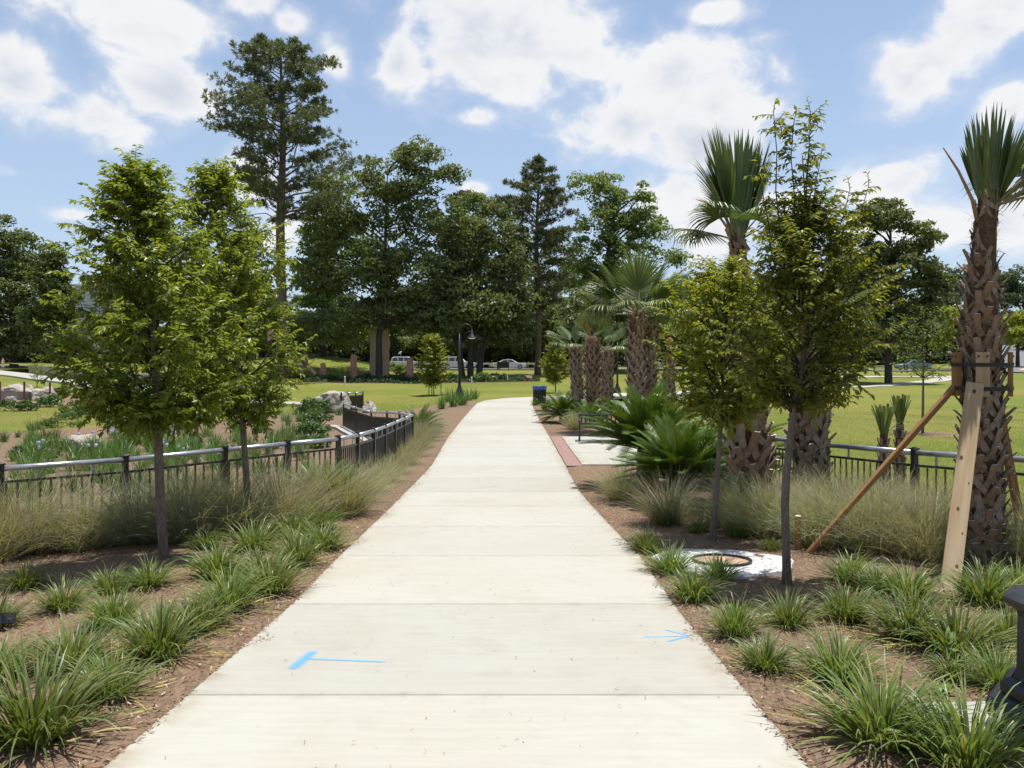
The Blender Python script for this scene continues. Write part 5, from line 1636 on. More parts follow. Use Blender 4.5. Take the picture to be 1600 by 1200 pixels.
r0_ = (5.62, 8.75, gz(5.62, 8.75) - .06); r1_ = (4.74, 7.82, 1.16)
p3, d3, L3 = plank(r0_, r1_, .10, .042, M['lumber_dark'], (0, -1, .5))
# knots and bolt on the front plank: flush discs on its upper face
inv1 = p1.rotation_euler.to_matrix().inverted()
dims = [v.co for v in p1.data.vertices]
nrm_w = Vector((-.35, -1, .7)); nrm_w = (nrm_w - d1 * nrm_w.dot(d1)).normalized()
side_w = d1.cross(nrm_w)
for f, s_, r_ in ((.16, .2, .012), (.40, -.1, .012), (.63, -.25, .014), (.955, 0, .016), (.30, .28, .006), (.52, .3, .006)):
    c = Vector(f0).lerp(Vector(f1), f) + nrm_w * .0215 + side_w * s_ * .145 - (Vector(f0) + Vector(f1)) / 2
    a_ = [c + (d1 * math.cos(q * PI / 5) * 1.5 + side_w * math.sin(q * PI / 5)) * r_ + nrm_w * .0015 for q in range(10)]
    V = [inv1 @ c + inv1 @ nrm_w * .003] + [inv1 @ q for q in a_]
    obj('knot', MB().add([v[:] for v in V], (), [[0, 1 + q, 1 + (q + 1) % 10] for q in range(10)]), M['knot'], p1)
for az in (-118, 178, 62, -30):
    a = R(az); rr = .235
    c = (-.03 + math.cos(a) * rr, math.sin(a) * rr, 1.30 - pb.z + .10)
    b = obj('block', MB().box((0, 0, 0), (.042, .115, .42)), M['lumber'] if az == -118 else M['lumber_dark'], br, c, (0, 0, a))
    for yy, zz in ((-.035, .17), (.035, .17), (-.035, .10), (.035, .10)):
        obj('bolt', MB().lathe([(0.004, .03), (.011, .03), (.011, .0)], 8), M['knot'], b, (0.0 + .0, yy, zz), (0, PI / 2, 0))
for dz in (-.055, .17):
    ring = [(-.03 + 0.262 * math.cos(q * PI / 12), .262 * math.sin(q * PI / 12)) for q in range(25)]
    mb = MB()
    for (ax_, ay_), (bx_, by_) in zip(ring[:-1], ring[1:]): mb.bar((ax_, ay_, 1.32 - pb.z + dz), (bx_, by_, 1.32 - pb.z + dz), .006, .036)
    obj('strap', mb, M['strap'], br)

# ---- stub stake
x, y, z = spot(1247, 862)
sk = thing('wooden_stake', 'short round wooden stake with a pale cut top, beside the left brace plank', 'stake', (x, y, z))
obj('stake', MB().lathe([(.035, -.1), (.034, .36), (.033, .375)], 12).mesh('stake', True), M['lumber_dark'], sk)
obj('cut_top', MB().lathe([(.033, .375), (.03, .381), (.001, .382)], 12), M['boot_cut'], sk)

# ================================================================== CYCADS
cycad(2.42, 14.3, 1.2, 96, 'biggest cycad right of the walk, dark arching fronds next to the paved bay', up=(4, 72), stem_h=.62)
cycad(2.55, 12.2, 1.0, 88, 'glossy cycad in front of the biggest one, upright bright fronds in its heart', up=(3, 74), stem_h=.40)
cycad(4.0, 14.6, 1.2, 60, 'cycad behind the leaning palm trunk, mostly hidden', up=(20, 95), stem_h=.35)
cycad(1.95, 30.2, 1.05, 60, 'cycad by the bark mulch strip before the small round tree', up=(10, 92), stem_h=.3)
cycad(2.75, 28.6, .9, 48, 'smaller cycad under the slender palm trunk', up=(15, 92), stem_h=.25)
cycad(-2.66, 11.3, .72, 60, 'bright green young cycad with upright fronds against the left fence', up=(4, 64), new=True, stem_h=.12)
cycad(-2.85, 24.6, .85, 40, 'cycad left of the walk where the fence turns back', up=(10, 80), stem_h=.3)

# ================================================================== LILY TURF
LL = [  # u, v of the foot, width (px), label
    (52, 1168, 215, 'large dark lily turf clump filling the lower left corner'),
    (170, 1098, 120, 'lily turf clump with many yellowed leaves at its foot, lower left, nearest the walk'),
    (112, 1050, 140, 'broad light green lily turf clump just above the yellow-footed one'),
    (247, 1034, 135, 'lily turf clump left of the blue paint mark, arching to the walk'),
    (178, 985, 95, 'lily turf clump in the middle of the left planting, third row from the walk'),
    (97, 958, 92, 'lily turf clump left of the young tree shadow, second from the left edge'),
    (40, 925, 84, 'small lily turf clump near the left edge, just below the wispy grass'),
    (170, 930, 72, 'small lily turf clump in the tree shadow, left of the leafiest young trunk'),
    (233, 920, 80, 'lily turf clump right at the foot of the leafiest young tree'),
    (306, 988, 110, 'lily turf clump between the paint mark and the leafiest young tree'),
    (0, 1062, 110, 'lily turf clump cut by the left edge, next to the black plant label'),
    (-6, 985, 90, 'lily turf clump at the left edge, behind the black plant label'),
    (357, 960, 110, 'lily turf clump on the walk side, two clumps beyond the paint mark'),
    (340, 908, 92, 'lily turf clump right of the leafiest young tree, in the second row'),
    (325, 860, 56, 'lone small lily turf clump between the two left young trunks'),
    (424, 932, 104, 'lily turf clump at the walk edge with pale yellow leaf tips below'),
    (463, 888, 88, 'lily turf clump third from the far end of the left edging'),
    (398, 862, 86, 'lily turf clump behind the front row, near the slimmer young tree'),
    (405, 905, 84, 'lily turf clump tucked behind the yellow-tipped one'),
    (500, 862, 84, 'farthest lily turf clump at the left walk edge'),
    (455, 842, 76, 'lily turf clump in the back row, under the wispy grass'),
    (493, 832, 74, 'lily turf clump behind the farthest one on the left'),
]
for u, v, w, lab in LL: lily(u, v, w, lab)
RL = [
    (1010, 866, 62, 'farthest lily turf clump at the right walk edge'),
    (1038, 824, 42, 'small lily turf clump behind the farthest one on the right'),
    (1047, 900, 78, 'lily turf clump left of the white pad, at the walk edge'),
    (1124, 910, 74, 'lily turf clump standing before the white pad'),
    (1091, 836, 46, 'small lily turf clump left of the short yellow-green tree trunk'),
    (1153, 842, 54, 'lily turf clump right of the short yellow-green tree trunk'),
    (1203, 836, 46, 'small pale lily turf clump beyond the white pad'),
    (1206, 862, 40, 'yellowish lily turf tuft at the right rim of the white pad'),
    (1084, 942, 92, 'lily turf clump at the right walk edge, above the blue arrow'),
    (1150, 1000, 100, 'full lily turf clump nearest the tip of the blue arrow'),
    (1232, 982, 92, 'lily turf clump below the tall young tree trunk'),
    (1196, 1050, 98, 'loose lily turf clump below and right of the blue arrow'),
    (1322, 975, 98, 'lily turf clump midway between tall young tree and braced palm'),
    (1312, 1068, 138, 'big lily turf clump in the middle of the right planting'),
    (1330, 915, 96, 'lily turf clump at the edge of the wispy grass, right of the white pad'),
    (1378, 1165, 205, 'largest lily turf clump in the right foreground, yellow leaves spread around it'),
    (1492, 1030, 165, 'dense lily turf clump below the front brace plank'),
    (1425, 1005, 140, 'lily turf clump left of the front brace plank foot, first row'),
    (1420, 940, 112, 'lily turf clump left of the front brace plank foot, second row'),
    (1492, 1072, 84, 'small lily turf tuft below the dense clump, with a broad-leaved weed'),
    (1560, 1080, 104, 'lily turf clump left of the black lamp base'),
    (1572, 1012, 115, 'lily turf clump behind the black lamp base'),
    (1540, 948, 112, 'lily turf clump under the yellow flowers, at the braced palm foot'),
    (1515, 1212, 200, 'lily turf clump in front of the lamp footing, bottom right'),
    (1265, 842, 62, 'lily turf clump behind the short round stake'),
    (1590, 935, 90, 'lily turf clump at the right edge behind the braced palm'),
    (1370, 930, 80, 'lily turf clump beside the wispy grass, left of the brace'),
]
for u, v, w, lab in RL: lily(u, v, w, lab)
# yellow blooms at the palm's foot
yf = thing('flowering_plant', 'few yellow flowers on thin stalks at the foot of the braced palm', 'flower', (4.62, 7.15, gz(4.62, 7.15)))
for (dx, dy, h) in ((-.22, 0, .40), (-.05, -.05, .36), (.18, -.1, .36), (.30, .05, .30)):
    s_ = obj('stalk', MB().tube([(dx * .5, dy, 0), (dx * .8, dy, h * .6), (dx, dy, h)], .003, 4), M['agap'], yf)
    n = 6; a = np.arange(n) * PI / 3
    V, Q = blades(np.zeros((n, 3)) + [dx, dy, h], a, np.full(n, .5), np.full(n, .8), np.full(n, .034), np.full(n, .02), 2)
    obj('bloom', np_mesh('bloom', V, Q), M['yellow_flower'], s_)
# broad-leaved weeds
for (u, v, s, lab) in ((1480, 1052, .9, 'broad-leaved weed growing in front of the dense clump below the brace'), (1472, 1098, .4, 'tiny green seedling on bare mulch in the right foreground'), (392, 760, 2.2, 'yellow-green leafy shoots around the slimmer young tree trunk')):
    x, y, z = spot(u, v)
    n = int(26 * s) + 8
    a = U(0, 6.28, n)
    V, Q = blades(np.stack([.05 * s * np.cos(a), .05 * s * np.sin(a), U(.0, .22, n) * s], 1), a, R(1) * U(0, 60, n), R(1) * U(10, 60, n), U(.05, .11, n) * (s ** .3), U(.03, .045, n), 3)
    t = tag(obj('weed', np_mesh('weed', V, Q), M['sapling'], None, (x, y, z)), lab, 'weed')

# ================================================================== WISPY GRASS
ML = []
def mrow(pts): ML.extend(pts)
# left: x, y, size
for u, v, s_, lab in [(-15, 880, 1.0, 'wispy grass clump cut off by the left edge'), (45, 866, 1.05, 'wispy grass clump at the left edge, below the first fence post'), (132, 860, 1.0, 'dense wispy grass clump below the first fence panel'),
                      (215, 852, .95, 'wispy grass clump just left of the leafiest young trunk'), (296, 848, .95, 'wispy grass clump behind the lone small lily turf'), (370, 838, .95, 'wispy grass clump before the slimmer young trunk'),
                      (440, 826, 1.0, 'wispy grass clump right of the slimmer young trunk'), (505, 806, .95, 'greenest wispy grass clump before the bright young cycad'), (0, 838, .95, 'wispy grass clump pressed against the first fence post'),
                      (90, 834, .95, 'wispy grass clump behind the dense one, against the first fence panel'), (175, 828, .95, 'wispy grass clump below the second fence post'), (262, 824, .9, 'wispy grass clump between the two left trunks, back row'),
                      (335, 816, .9, 'wispy grass clump below the third fence post'), (410, 806, .9, 'wispy grass clump against the fence, right of the slimmer young trunk'), (470, 788, .8, 'wispy grass clump left of the bright young cycad'), (545, 790, .75, 'wispy grass clump at the walk side of the bright young cycad')]:
    x, y, z = spot(u, v); ML.append((x, y, s_, lab))
mrow([(-2.3, 11.0, .82, 'wispy grass clump leaning to the walk, beyond the left edging'), (-2.4, 12.3, .85, 'wispy grass clump right of the bright young cycad'),
      (-2.42, 13.6, .85, 'tan wispy grass clump along the dark fence, first beyond the cycad'), (-2.4, 14.9, .85, 'tan wispy grass clump along the dark fence, second beyond the cycad'), (-2.42, 16.3, .8, 'wispy grass clump along the dark fence, third beyond the cycad'),
      (-2.4, 17.8, .9, 'wispy grass clump along the dark fence, fourth beyond the cycad'), (-2.45, 19.4, .95, 'wispy grass clump near the fence corner'), (-2.5, 21.4, 1.0, 'wispy grass clump just past the fence corner'),
      (-2.55, 23.2, 1.0, 'wispy grass clump right of the cycad by the fence corner'), (-2.6, 26.0, 1.0, 'farthest wispy grass clump on the left of the walk')])
# right
mrow([(2.05, 10.4, .75, 'spiky wispy grass clump before the glossy cycad'), (1.75, 12.6, .8, 'wispy grass clump at the cycad by the bark strip'), (2.75, 10.0, .85, 'wispy grass clump right of the short yellow-green trunk'), (3.0, 9.3, .85, 'wispy grass clump at the leaning palm foot'),
      (3.35, 9.8, .9, 'wispy grass clump between the two palm trunks'), (3.75, 10.2, .9, 'wispy grass clump at the criss-cross palm foot, left side'), (4.25, 10.2, .95, 'wispy grass clump at the criss-cross palm foot, right side'), (3.35, 8.7, .9, 'wispy grass clump behind the short round stake'),
      (3.75, 8.35, .95, 'wispy grass clump under the left brace plank'), (3.85, 9.2, .95, 'wispy grass clump above the left brace plank'), (4.45, 9.3, .95, 'wispy grass clump by the right fence, left of the braced palm'), (4.1, 7.95, .85, 'wispy grass clump between left brace plank and palm'),
      (3.05, 9.9, .85, 'wispy grass clump behind the left brace plank foot, towards the leaning palm'), (4.75, 8.7, .85, 'wispy grass clump behind the braced palm'), (5.25, 8.1, .95, 'wispy grass clump right of the braced palm'), (5.6, 7.6, .95, 'wispy grass clump at the right edge by the fence'),
      (4.9, 10.4, .8, 'wispy grass clump against the right fence'), (3.2, 11.2, .8, 'wispy grass clump behind the leaning palm'), (4.95, 9.4, .8, 'wispy grass clump between the braced palm and the right fence post'), (5.15, 7.2, .8, 'wispy grass clump low at the right edge'),
      (2.15, 27.2, .8, 'wispy grass clump below the farther cycads'), (4.3, 8.5, .9, 'tan wispy grass clump just left of the palm trunk')])
for i, (x, y, s, lab) in enumerate(ML): muhly(x, y, s * (1.05 if x > 0 else (1.12 if y < 11.2 else .86)), lab, i % 5, 'wispy grass clumps along the fences')

# ================================================================== BORDER PLANTS BEYOND THE LEFT FENCE
AG = []
for k in range(3):
    a = tuft_mesh('leaves', 74, .15, (60, 90), (5, 55), (.45, .95), (.020, .034), 4)
    a.materials.append(M['agap'])
    mf = MB()
    for q in range(1):
        aa = rng.uniform(0, 6.28); hx, hy, hz = .16 * math.cos(aa), .16 * math.sin(aa), rng.uniform(.85, 1.05)
        n = 40; th = np.arccos(1 - 2 * (np.arange(n) + .5) / n); ph = np.arange(n) * 2.4
        d = np.stack([np.sin(th) * np.cos(ph), np.sin(th) * np.sin(ph), np.cos(th)], 1)
        c = np.array([hx, hy, hz]) + d * .055
        s1 = np.cross(d, [0, .3, 1.]); s1 /= np.linalg.norm(s1, axis=1)[:, None]; s2 = np.cross(d, s1)
        V = np.stack([c - s1 * .018, c + s2 * .018, c + s1 * .018, c - s2 * .018], 1).reshape(-1, 3); i = np.arange(n) * 4
        mf.add(V, np.stack([i, i + 1, i + 2, i + 3], 1))
    f = mf.mesh('flower_head'); f.materials.append(M['flower'])
    AG.append((a, f))
rs = np.random.default_rng(77)
def border(u, v, s, bloom, lab, grp):
    x, y, z = spot(u, v)
    if poly_sd(BED_L, np.array([x]), np.array([y]))[0] < -.6: return
    t = thing('border_plant', lab, 'plant', (x, y, z), rs.uniform(0, 6.28), grp)
    t.scale = (s, s, s * rs.uniform(.85, 1.15))
    k = rs.integers(0, 3)
    obj('leaves', AG[k][0], None, t)
    if bloom:
        for q in range(rs.integers(1, 4)): obj('flower_head', AG[k][1], None, t, (0, 0, rs.uniform(-.2, .05)), (rs.normal(0, .12), rs.normal(0, .12), q * 2.1))
ROWS = ['left of the slimmer young trunk', 'just behind the slimmer young trunk', 'right of the slimmer young trunk', 'midway between trunk and round shrubs', 'just left of the round shrubs', 'beside the round shrubs', 'along the lawn edge before the pale boulder', 'along the lawn edge behind the slimmer trunk']
for row, (u0, v0, u1, v1, n) in enumerate([(290, 668, 305, 705, 5), (322, 660, 340, 712, 6), (360, 656, 382, 708, 6), (400, 650, 430, 706, 7), (436, 648, 468, 702, 6), (458, 646, 486, 676, 4), (430, 646, 530, 649, 8), (300, 650, 420, 648, 9)]):
    for k in range(n):
        f = k / (n - 1)
        border(u0 + (u1 - u0) * f + rs.normal(0, 3), v0 + (v1 - v0) * f + rs.normal(0, 2), rs.uniform(.60, .85), False, 'upright strappy plant in the row ' + ROWS[row], 'border plants in rows beyond the left fence')
BLm = (True, False)
for k in range(110):
    u = rs.uniform(45, 300); v = rs.uniform(648, 725)
    if 85 < u < 175 and 672 < v < 712: continue
    border(u, v, rs.uniform(.55, .85), k % 4 == 0, 'leafy plant ' + ('with pale blue flower heads' if k % 4 == 0 else 'without flowers') + (' left of' if u < 90 else ' in front of or behind' if u < 172 else ' right of' if u < 235 else ' well right of') + ' the long pale boulder', 'border plants around the long pale boulder')
for k in range(95):
    u = rs.uniform(0, 480); v = rs.uniform(708, 790) - .05 * u
    border(u, v, rs.uniform(.5, .8), k % 9 == 0, 'leafy plant ' + ('with a pale blue flower' if k % 9 == 0 else 'without flowers') + ' seen through the ' + ('first' if u < 196 else 'second' if u < 352 else 'third') + ' panel of the left fence', 'border plants just behind the left fence')
for k in range(14):
    border(rs.uniform(-30, 60), rs.uniform(648, 720), rs.uniform(.5, .7), False, 'low green border plant at the far left of the mulch bed', 'border plants at the far left of the mulch bed')
leaf_mass('shrub', *spot(492, 648)[:2], .85, .8, 1.2, 1500, .15, 'shrub', 'round glossy shrub in front of the big pale boulder', 'shrub', 'round shrubs beyond the left fence')
leaf_mass('shrub', *spot(497, 668)[:2], .62, .6, .95, 1100, .12, 'shrub', 'round glossy shrub beyond the left fence, middle one of three', 'shrub', 'round shrubs beyond the left fence')
leaf_mass('shrub', *spot(487, 684)[:2], .7, .65, .85, 1100, .12, 'shrub', 'round glossy shrub beyond the left fence, nearest one', 'shrub', 'round shrubs beyond the left fence')
leaf_mass('shrub', *spot(497, 700)[:2], .5, .5, .5, 800, .12, 'agap', 'low pale green shrub just behind the bright young cycad', 'shrub', 'round shrubs beyond the left fence')
leaf_mass('shrub', *spot(130, 646)[:2], 1.3, 1.0, .8, 1500, .15, 'mid_tree', 'spreading low shrub on the lawn edge beyond the left fence', 'shrub', 'shrubs at the lawn edge')
leaf_mass('shrub', *spot(100, 618)[:2], .8, .8, .8, 900, .16, 'shrub', 'dark small shrub right of the far left boulders', 'shrub', 'shrubs at the lawn edge')
leaf_mass('shrub', *spot(78, 636)[:2], .8, .8, .9, 900, .16, 'shrub', 'dark small shrub below the far left boulders', 'shrub', 'shrubs at the lawn edge')
leaf_mass('shrub', *spot(30, 642)[:2], 1.2, .8, .9, 1000, .16, 'shrub', 'dark low shrub at the left edge below the boulders', 'shrub', 'shrubs at the lawn edge')
for i, (u, v, w, h, lf, lab) in enumerate([(90, 668, .9, .5, 'mid_tree', 'low yellow-green leafy mound upper left of the long pale boulder'), (185, 664, 1.0, .55, 'mid_tree', 'low yellow-green leafy mound right behind the long pale boulder'),
        (225, 672, .8, .5, 'shrub', 'low dark leafy mound left of the leafiest young trunk, beyond the fence'), (205, 690, .7, .45, 'mid_tree', 'low leafy mound right of the long pale boulder'), (75, 700, .7, .5, 'mid_tree', 'low leafy mound left of the long pale boulder'),
        (40, 716, .6, .4, 'shrub', 'low dark leafy mound at the left edge beyond the fence'), (275, 668, .8, .5, 'mid_tree', 'low yellow-green leafy mound right of the leafiest young trunk, beyond the fence'), (165, 715, .5, .35, 'mid_tree', 'low leafy mound below the long pale boulder, at the rail'), (115, 655, 1.1, .5, 'shrub', 'low dark leafy mound behind the long pale boulder')]):
    x, y, z = spot(u, v)
    leaf_mass('low_shrub', x, y, w, w * .8, h, 700, .10, lf, lab, 'shrub', 'low leafy mounds beyond the left fence')
# plants round the hooked lamp and the bin
for (u, v, s, lab) in [(700, 628, .9, 'strappy plant left of the hooked lamp base'), (708, 636, .95, 'strappy plant in front of the hooked lamp base'), (722, 634, .95, 'strappy plant at the right front of the hooked lamp base'), (733, 626, .85, 'strappy plant right of the hooked lamp base'), (742, 624, .7, 'small strappy plant nearest the walk by the hooked lamp'), (690, 640, .8, 'strappy plant between cycad and hooked lamp'),
                       (836, 634, .5, 'small strappy plant left of the bin foot'), (852, 642, .7, 'strappy plant in front of the bin'), (862, 634, .7, 'strappy plant right of the bin')]:
    x, y, z = spot(u, v)
    t = thing('border_plant', lab, 'plant', (x, y, z), rs.uniform(0, 6), 'strappy plants by the far lamp and bin'); t.scale = (s * 1.3,) * 3
    obj('leaves', AG[rs.integers(0, 3)][0], None, t)

# ================================================================== BOULDERS
x, y, z = spot(516, 652)
boulder('big flat-topped pale boulder beside the far stretch of fence', (516 - 800) * 41.5 / F, 41.5, (1.12, .95, .95), 'limestone', 3, True, .12)
boulder('small pale rock on the grass right of the far stretch of fence', (577 - 800) * 42 / F, 42, (.42, .4, .5), 'limestone', 5)
boulder('long pale boulder among the flowering plants beyond the left fence', (131 - 800) * 25.5 / F, 25.5, (.75, .5, .42), 'limestone', 7, True, .2)
boulder('biggest of the tan boulders at the far left, nearest the edge', (22 - 800) * 55 / F, 55, (1.6, 1.2, .85), 'limestone', 9, False, .2)
boulder('grey boulder between two rusty posts at the far left', (67 - 800) * 55 / F, 55, (.8, .8, .8), 'limestone', 12, False, .2)
boulder('small tan boulder between the two larger ones at the far left', (45 - 800) * 57 / F, 57, (.5, .5, .7), 'limestone', 14, False, .15)
for u, lab in ((38, 'thin rusty post before the biggest tan boulder'), (78, 'thin rusty post right of the grey boulder'), (0, 'thin rusty post at the left edge')):
    x = (u - 800) * 53 / F
    obj_t = thing('rusty_post', lab, 'post', (x, 53, gz(x, 53)), 0, 'thin rusty posts')
    obj('post', MB().box((0, 0, .6), (.09, .09, 1.5)), plain('rust', (.10, .035, .025), .8), obj_t)
ribbon('kerb', [((-5 - 800) * 50.5 / F, 50.5), ((40 - 800) * 50 / F, 50), ((78 - 800) * 51 / F, 51)], .3, M['concrete'], .12)

# ================================================================== STREET FURNITURE
def lamp(label, x, y, side, H=4.55):
    t = thing('street_lamp', label, 'lamp post', (x, y, gz(x, y)), 0, 'black lamp posts with hooked arms')
    obj('base', MB().lathe([(.34, -.1), (.34, .12), (.30, .16), (.27, .42), (.20, .62), (.13, .78), (.10, .85), (.12, .90), (.08, .95)], 16).mesh('base', True), M['lampblack'], t)
    obj('pole', MB().tube([(0, 0, .9), (0, 0, H - .55)], [.075, .05], 12).mesh('pole', True), M['lampblack'], t)
    a = np.linspace(0, PI * 1.05, 12)
    rr = .36
    P = [(0, 0, H - .6)] + [(side * (rr - rr * math.cos(q)), 0, H - .36 + rr * .9 * math.sin(q)) for q in a]
    obj('arm', MB().tube(P, .028, 8).mesh('arm', True), M['lampblack'], t)
    e = P[-1]
    obj('lamp_shade', MB().lathe([(.03, .02), (.06, 0), (.07, -.16), (.12, -.20), (.13, -.30), (.30, -.40), (.30, -.43), (.24, -.41), (.05, -.30)], 18, (e[0], e[1], e[2])).mesh('lamp_shade', True), M['lampblack'], t)
    obj('lens', MB().lathe([(.23, -.41), (.20, -.46), (.10, -.50), (.005, -.51)], 14, (e[0], e[1], e[2])).mesh('lens', True), M['headlight'], t)
    return t
x, y, z = spot(718, 627)
lamp('black lamp post with a hooked arm, left of the bend in the walk', x, y, 1)
lamp('black lamp post beyond the palm trunks on the right', 7.85, 59.6, -1)

# bin
bx_, by_ = 1.47, 42.6
tb = thing('trash_bin', 'black slatted trash bin with a blue liner rim, at the bend in the walk', 'trash bin', (bx_, by_, float(prof(by_)) + 0.0))
obj('barrel', MB().lathe([(.26, .0), (.29, .02), (.30, .80), (.28, .81), (.27, .1)], 20), M['black'], tb)
for k in range(20):
    a = k * 2 * PI / 20
    obj('slat', MB().box((.325 * math.cos(a), .325 * math.sin(a), .44), (.055, .055, .76), np.array(Matrix.Rotation(a, 3, 'Z'))), M['black'], tb)
obj('rim', MB().lathe([(.30, .76), (.37, .78), (.38, .88), (.34, .94), (.24, .93), (.22, .86)], 24), M['blue_plastic'], tb)
rngb = np.random.default_rng(4)
mb = MB()
for k in range(12):
    a = k * PI / 6; mb.box((.33 * math.cos(a), .33 * math.sin(a), .93 + rngb.uniform(0, .03)), (.10, .12, .05), np.array(Matrix.Rotation(a, 3, 'Z')))
obj('liner', mb, M['blue_plastic'], tb)

# bench
bench = thing('park_bench', 'black metal bench on the paved bay, half behind the biggest cycad', 'bench', (2.78, 22.8, float(prof(22.8)) + .022), R(-4))
BL = 1.75
for k in range(9):
    obj('seat_slat', MB().box((0, -.30 + k * .055, .43 + .012 * math.cos(k * .8)), (BL, .035, .014)), M['black'], bench)
for k in range(14):
    xx = -BL / 2 + .08 + k * (BL - .16) / 13
    obj('back_bar', MB().bar((xx, .20, .45), (xx, .28, .70), .04, .012), M['black'], bench)
obj('back_rail', MB().tube([(-BL / 2, .285, .715), (BL / 2, .285, .715)], .025, 8), M['black'], bench)
obj('back_rail', MB().tube([(-BL / 2, .20, .47), (BL / 2, .20, .47)], .02, 8), M['black'], bench)
for s in (-1, 1):
    xx = s * (BL / 2 - .02)
    obj('leg', MB().tube([(xx, -.34, 0), (xx, -.30, .2), (xx, -.27, .42)], .024, 8), M['black'], bench)
    obj('leg', MB().tube([(xx, .30, 0), (xx, .22, .22), (xx, .20, .45), (xx, .285, .715)], .024, 8), M['black'], bench)
    obj('armrest', MB().tube([(xx, -.27, .42), (xx, -.31, .60), (xx, -.22, .66), (xx, .05, .64), (xx, .25, .64)], .02, 8), M['black'], bench)
    obj('leg_brace', MB().tube([(xx, -.30, .2), (xx, -.08, .30), (xx, .22, .22)], .015, 6), M['black'], bench)

# near lamp post: only its base shows
nlx, nly = 2.50, 3.62
nz = gz(nlx, nly)
nl = thing('street_lamp', 'near black lamp post at the lower right, its stepped base on a pale concrete footing', 'lamp post', (nlx, nly, nz), R(4), 'black lamp posts with hooked arms')
obj('footing', MB().box((0, 0, -.05), (.92, .72, .26)), M['footing'], nl)
def frustum(z0, z1, a0, a1): return MB().box((0, 0, (z0 + z1) / 2), (a0, a0, z1 - z0), taper=a1 / a0)
oct_ = lambda pr: MB().lathe(pr, 8)
b_ = obj('plinth', oct_([(.30, .08), (.30, .12), (.315, .14), (.315, .19), (.295, .215), (.25, .235), (.255, .25), (.255, .285), (.235, .305), (.21, .315)]), M['lampblack'], nl, rot=(0, 0, PI / 8))
obj('shaft', oct_([(.205, .31), (.19, .36), (.185, .60), (.19, .63)]), M['lampblack'], nl, rot=(0, 0, PI / 8))
obj('collar', oct_([(.185, .62), (.235, .655), (.245, .67), (.245, .685), (.20, .705), (.15, .72), (.15, .76), (.08, .80)]), M['lampblack'], nl, rot=(0, 0, PI / 8))
obj('pole', MB().tube([(0, 0, .78), (0, 0, 4.0)], [.07, .05], 12).mesh('pole', True), M['lampblack'], nl)
P = [(0, 0, 3.95)] + [(.36 - .36 * math.cos(q), 0, 4.19 + .33 * math.sin(q)) for q in np.linspace(0, PI * 1.05, 12)]
obj('arm', MB().tube(P, .028, 8), M['lampblack'], nl)
obj('lamp_shade', MB().lathe([(.03, .02), (.06, 0), (.07, -.16), (.13, -.30), (.30, -.40), (.30, -.43), (.05, -.30)], 18, P[-1]), M['lampblack'], nl)

# white pad with a round lid
px_, py_, pz_ = spot(1128, 884)
pad = thing('concrete_pad', 'round white concrete pad set flush in the mulch around a brown lid', 'access cover', (px_, py_, pz_))
def disc(r0, r1, z, n=40, wob=.0, thick=.1):
    a = np.arange(n) * 2 * PI / n
    w = 1 + wob * (np.sin(a * 3 + 1) * .6 + np.sin(a * 7) * .4)
    V = np.concatenate([np.stack([r0 * np.cos(a), r0 * np.sin(a), np.full(n, z - .02)], 1), np.stack([r0 * np.cos(a) * 1.02, r0 * np.sin(a) * 1.02, np.full(n, z)], 1), np.stack([r1 * w * np.cos(a), r1 * w * np.sin(a), np.full(n, z)], 1), np.stack([(r1 + .02) * w * np.cos(a), (r1 + .02) * w * np.sin(a), np.full(n, z - thick)], 1)])
    j = np.arange(n); jn = (j + 1) % n
    return np_mesh('disc', V, np.concatenate([np.stack([k * n + j, (k + 1) * n + j, (k + 1) * n + jn, k * n + jn], 1)[:, ::-1] for k in range(3)]))
slope_ = math.atan(-.054)
obj('collar', disc(.25, .66, .040, wob=.11), M['white_pad'], pad, rot=(slope_, 0, 0))
lm = MB().lathe([(.265, .03), (.25, .042), (.03, .046), (.001, .046)], 32)
obj('lid', lm.mesh('lid', True), plain('brown_lid', (.30, .20, .13), .8, var=.3, scale=12), pad, rot=(slope_, 0, 0))
obj('lid_ring', MB().lathe([(.285, .048), (.285, .062), (.262, .062), (.262, .03)], 36), M['black'], pad, rot=(slope_, 0, 0))

# plant label at the left edge
x, y, z = spot(4, 990)
pl = thing('plant_label', 'small black plant label on a stake at the left edge', 'plant label', (x, y, z), R(14))
obj('plate', MB().box((0, 0, .10), (.16, .012, .075), np.array(Matrix.Rotation(R(-35), 3, 'X'))), M['black'], pl)
obj('stake', MB().box((0, .02, .03), (.02, .008, .18)), M['black'], pl)
# paper scrap
x, y, z = spot(1427, 1168)
o = obj('paper_scrap', lumpy(2, (.016, .012, .018), .5, 8), M['white_paint'], None, (x, y, z + .02)); tag(o, 'crumpled white paper scrap on the mulch beside the largest clump', 'litter')

# ---- sprayed marks on the walk
def paint_strokes(root, strokes):
    for (a, b, w) in strokes:
        pa, pb_ = [Vector(((u - 800) / F * yy, yy, float(prof(yy)) + .004)) for (u, yy) in (a, b)]
        d = (pb_ - pa).normalized(); s_ = d.cross(Vector((0, 0, 1))).normalized() * w / 2
        V = [pa - s_, pa + s_, pb_ + s_, pb_ - s_]
        me = np_mesh('paint_stroke', [v[:] for v in V], [[0, 1, 2, 3]])
        uv = me.uv_layers.new(name='UVMap')
        for i, c in enumerate([(0, 0), (0, 1), (1, 1), (1, 0)]): uv.data[i].uv = c
        obj('stroke', me, M['spray'], root)
yof = lambda v: 1.55 / ((v - 560) / F - .054)
m1 = thing('paint_mark', 'bright blue sprayed T-shaped mark on the near slab, left side', 'paint mark', (0, 0, 0))
paint_strokes(m1, [((455, yof(1047)), (492, yof(1016)), .115), ((476, yof(1029.5)), (611, yof(1035)), .046)])
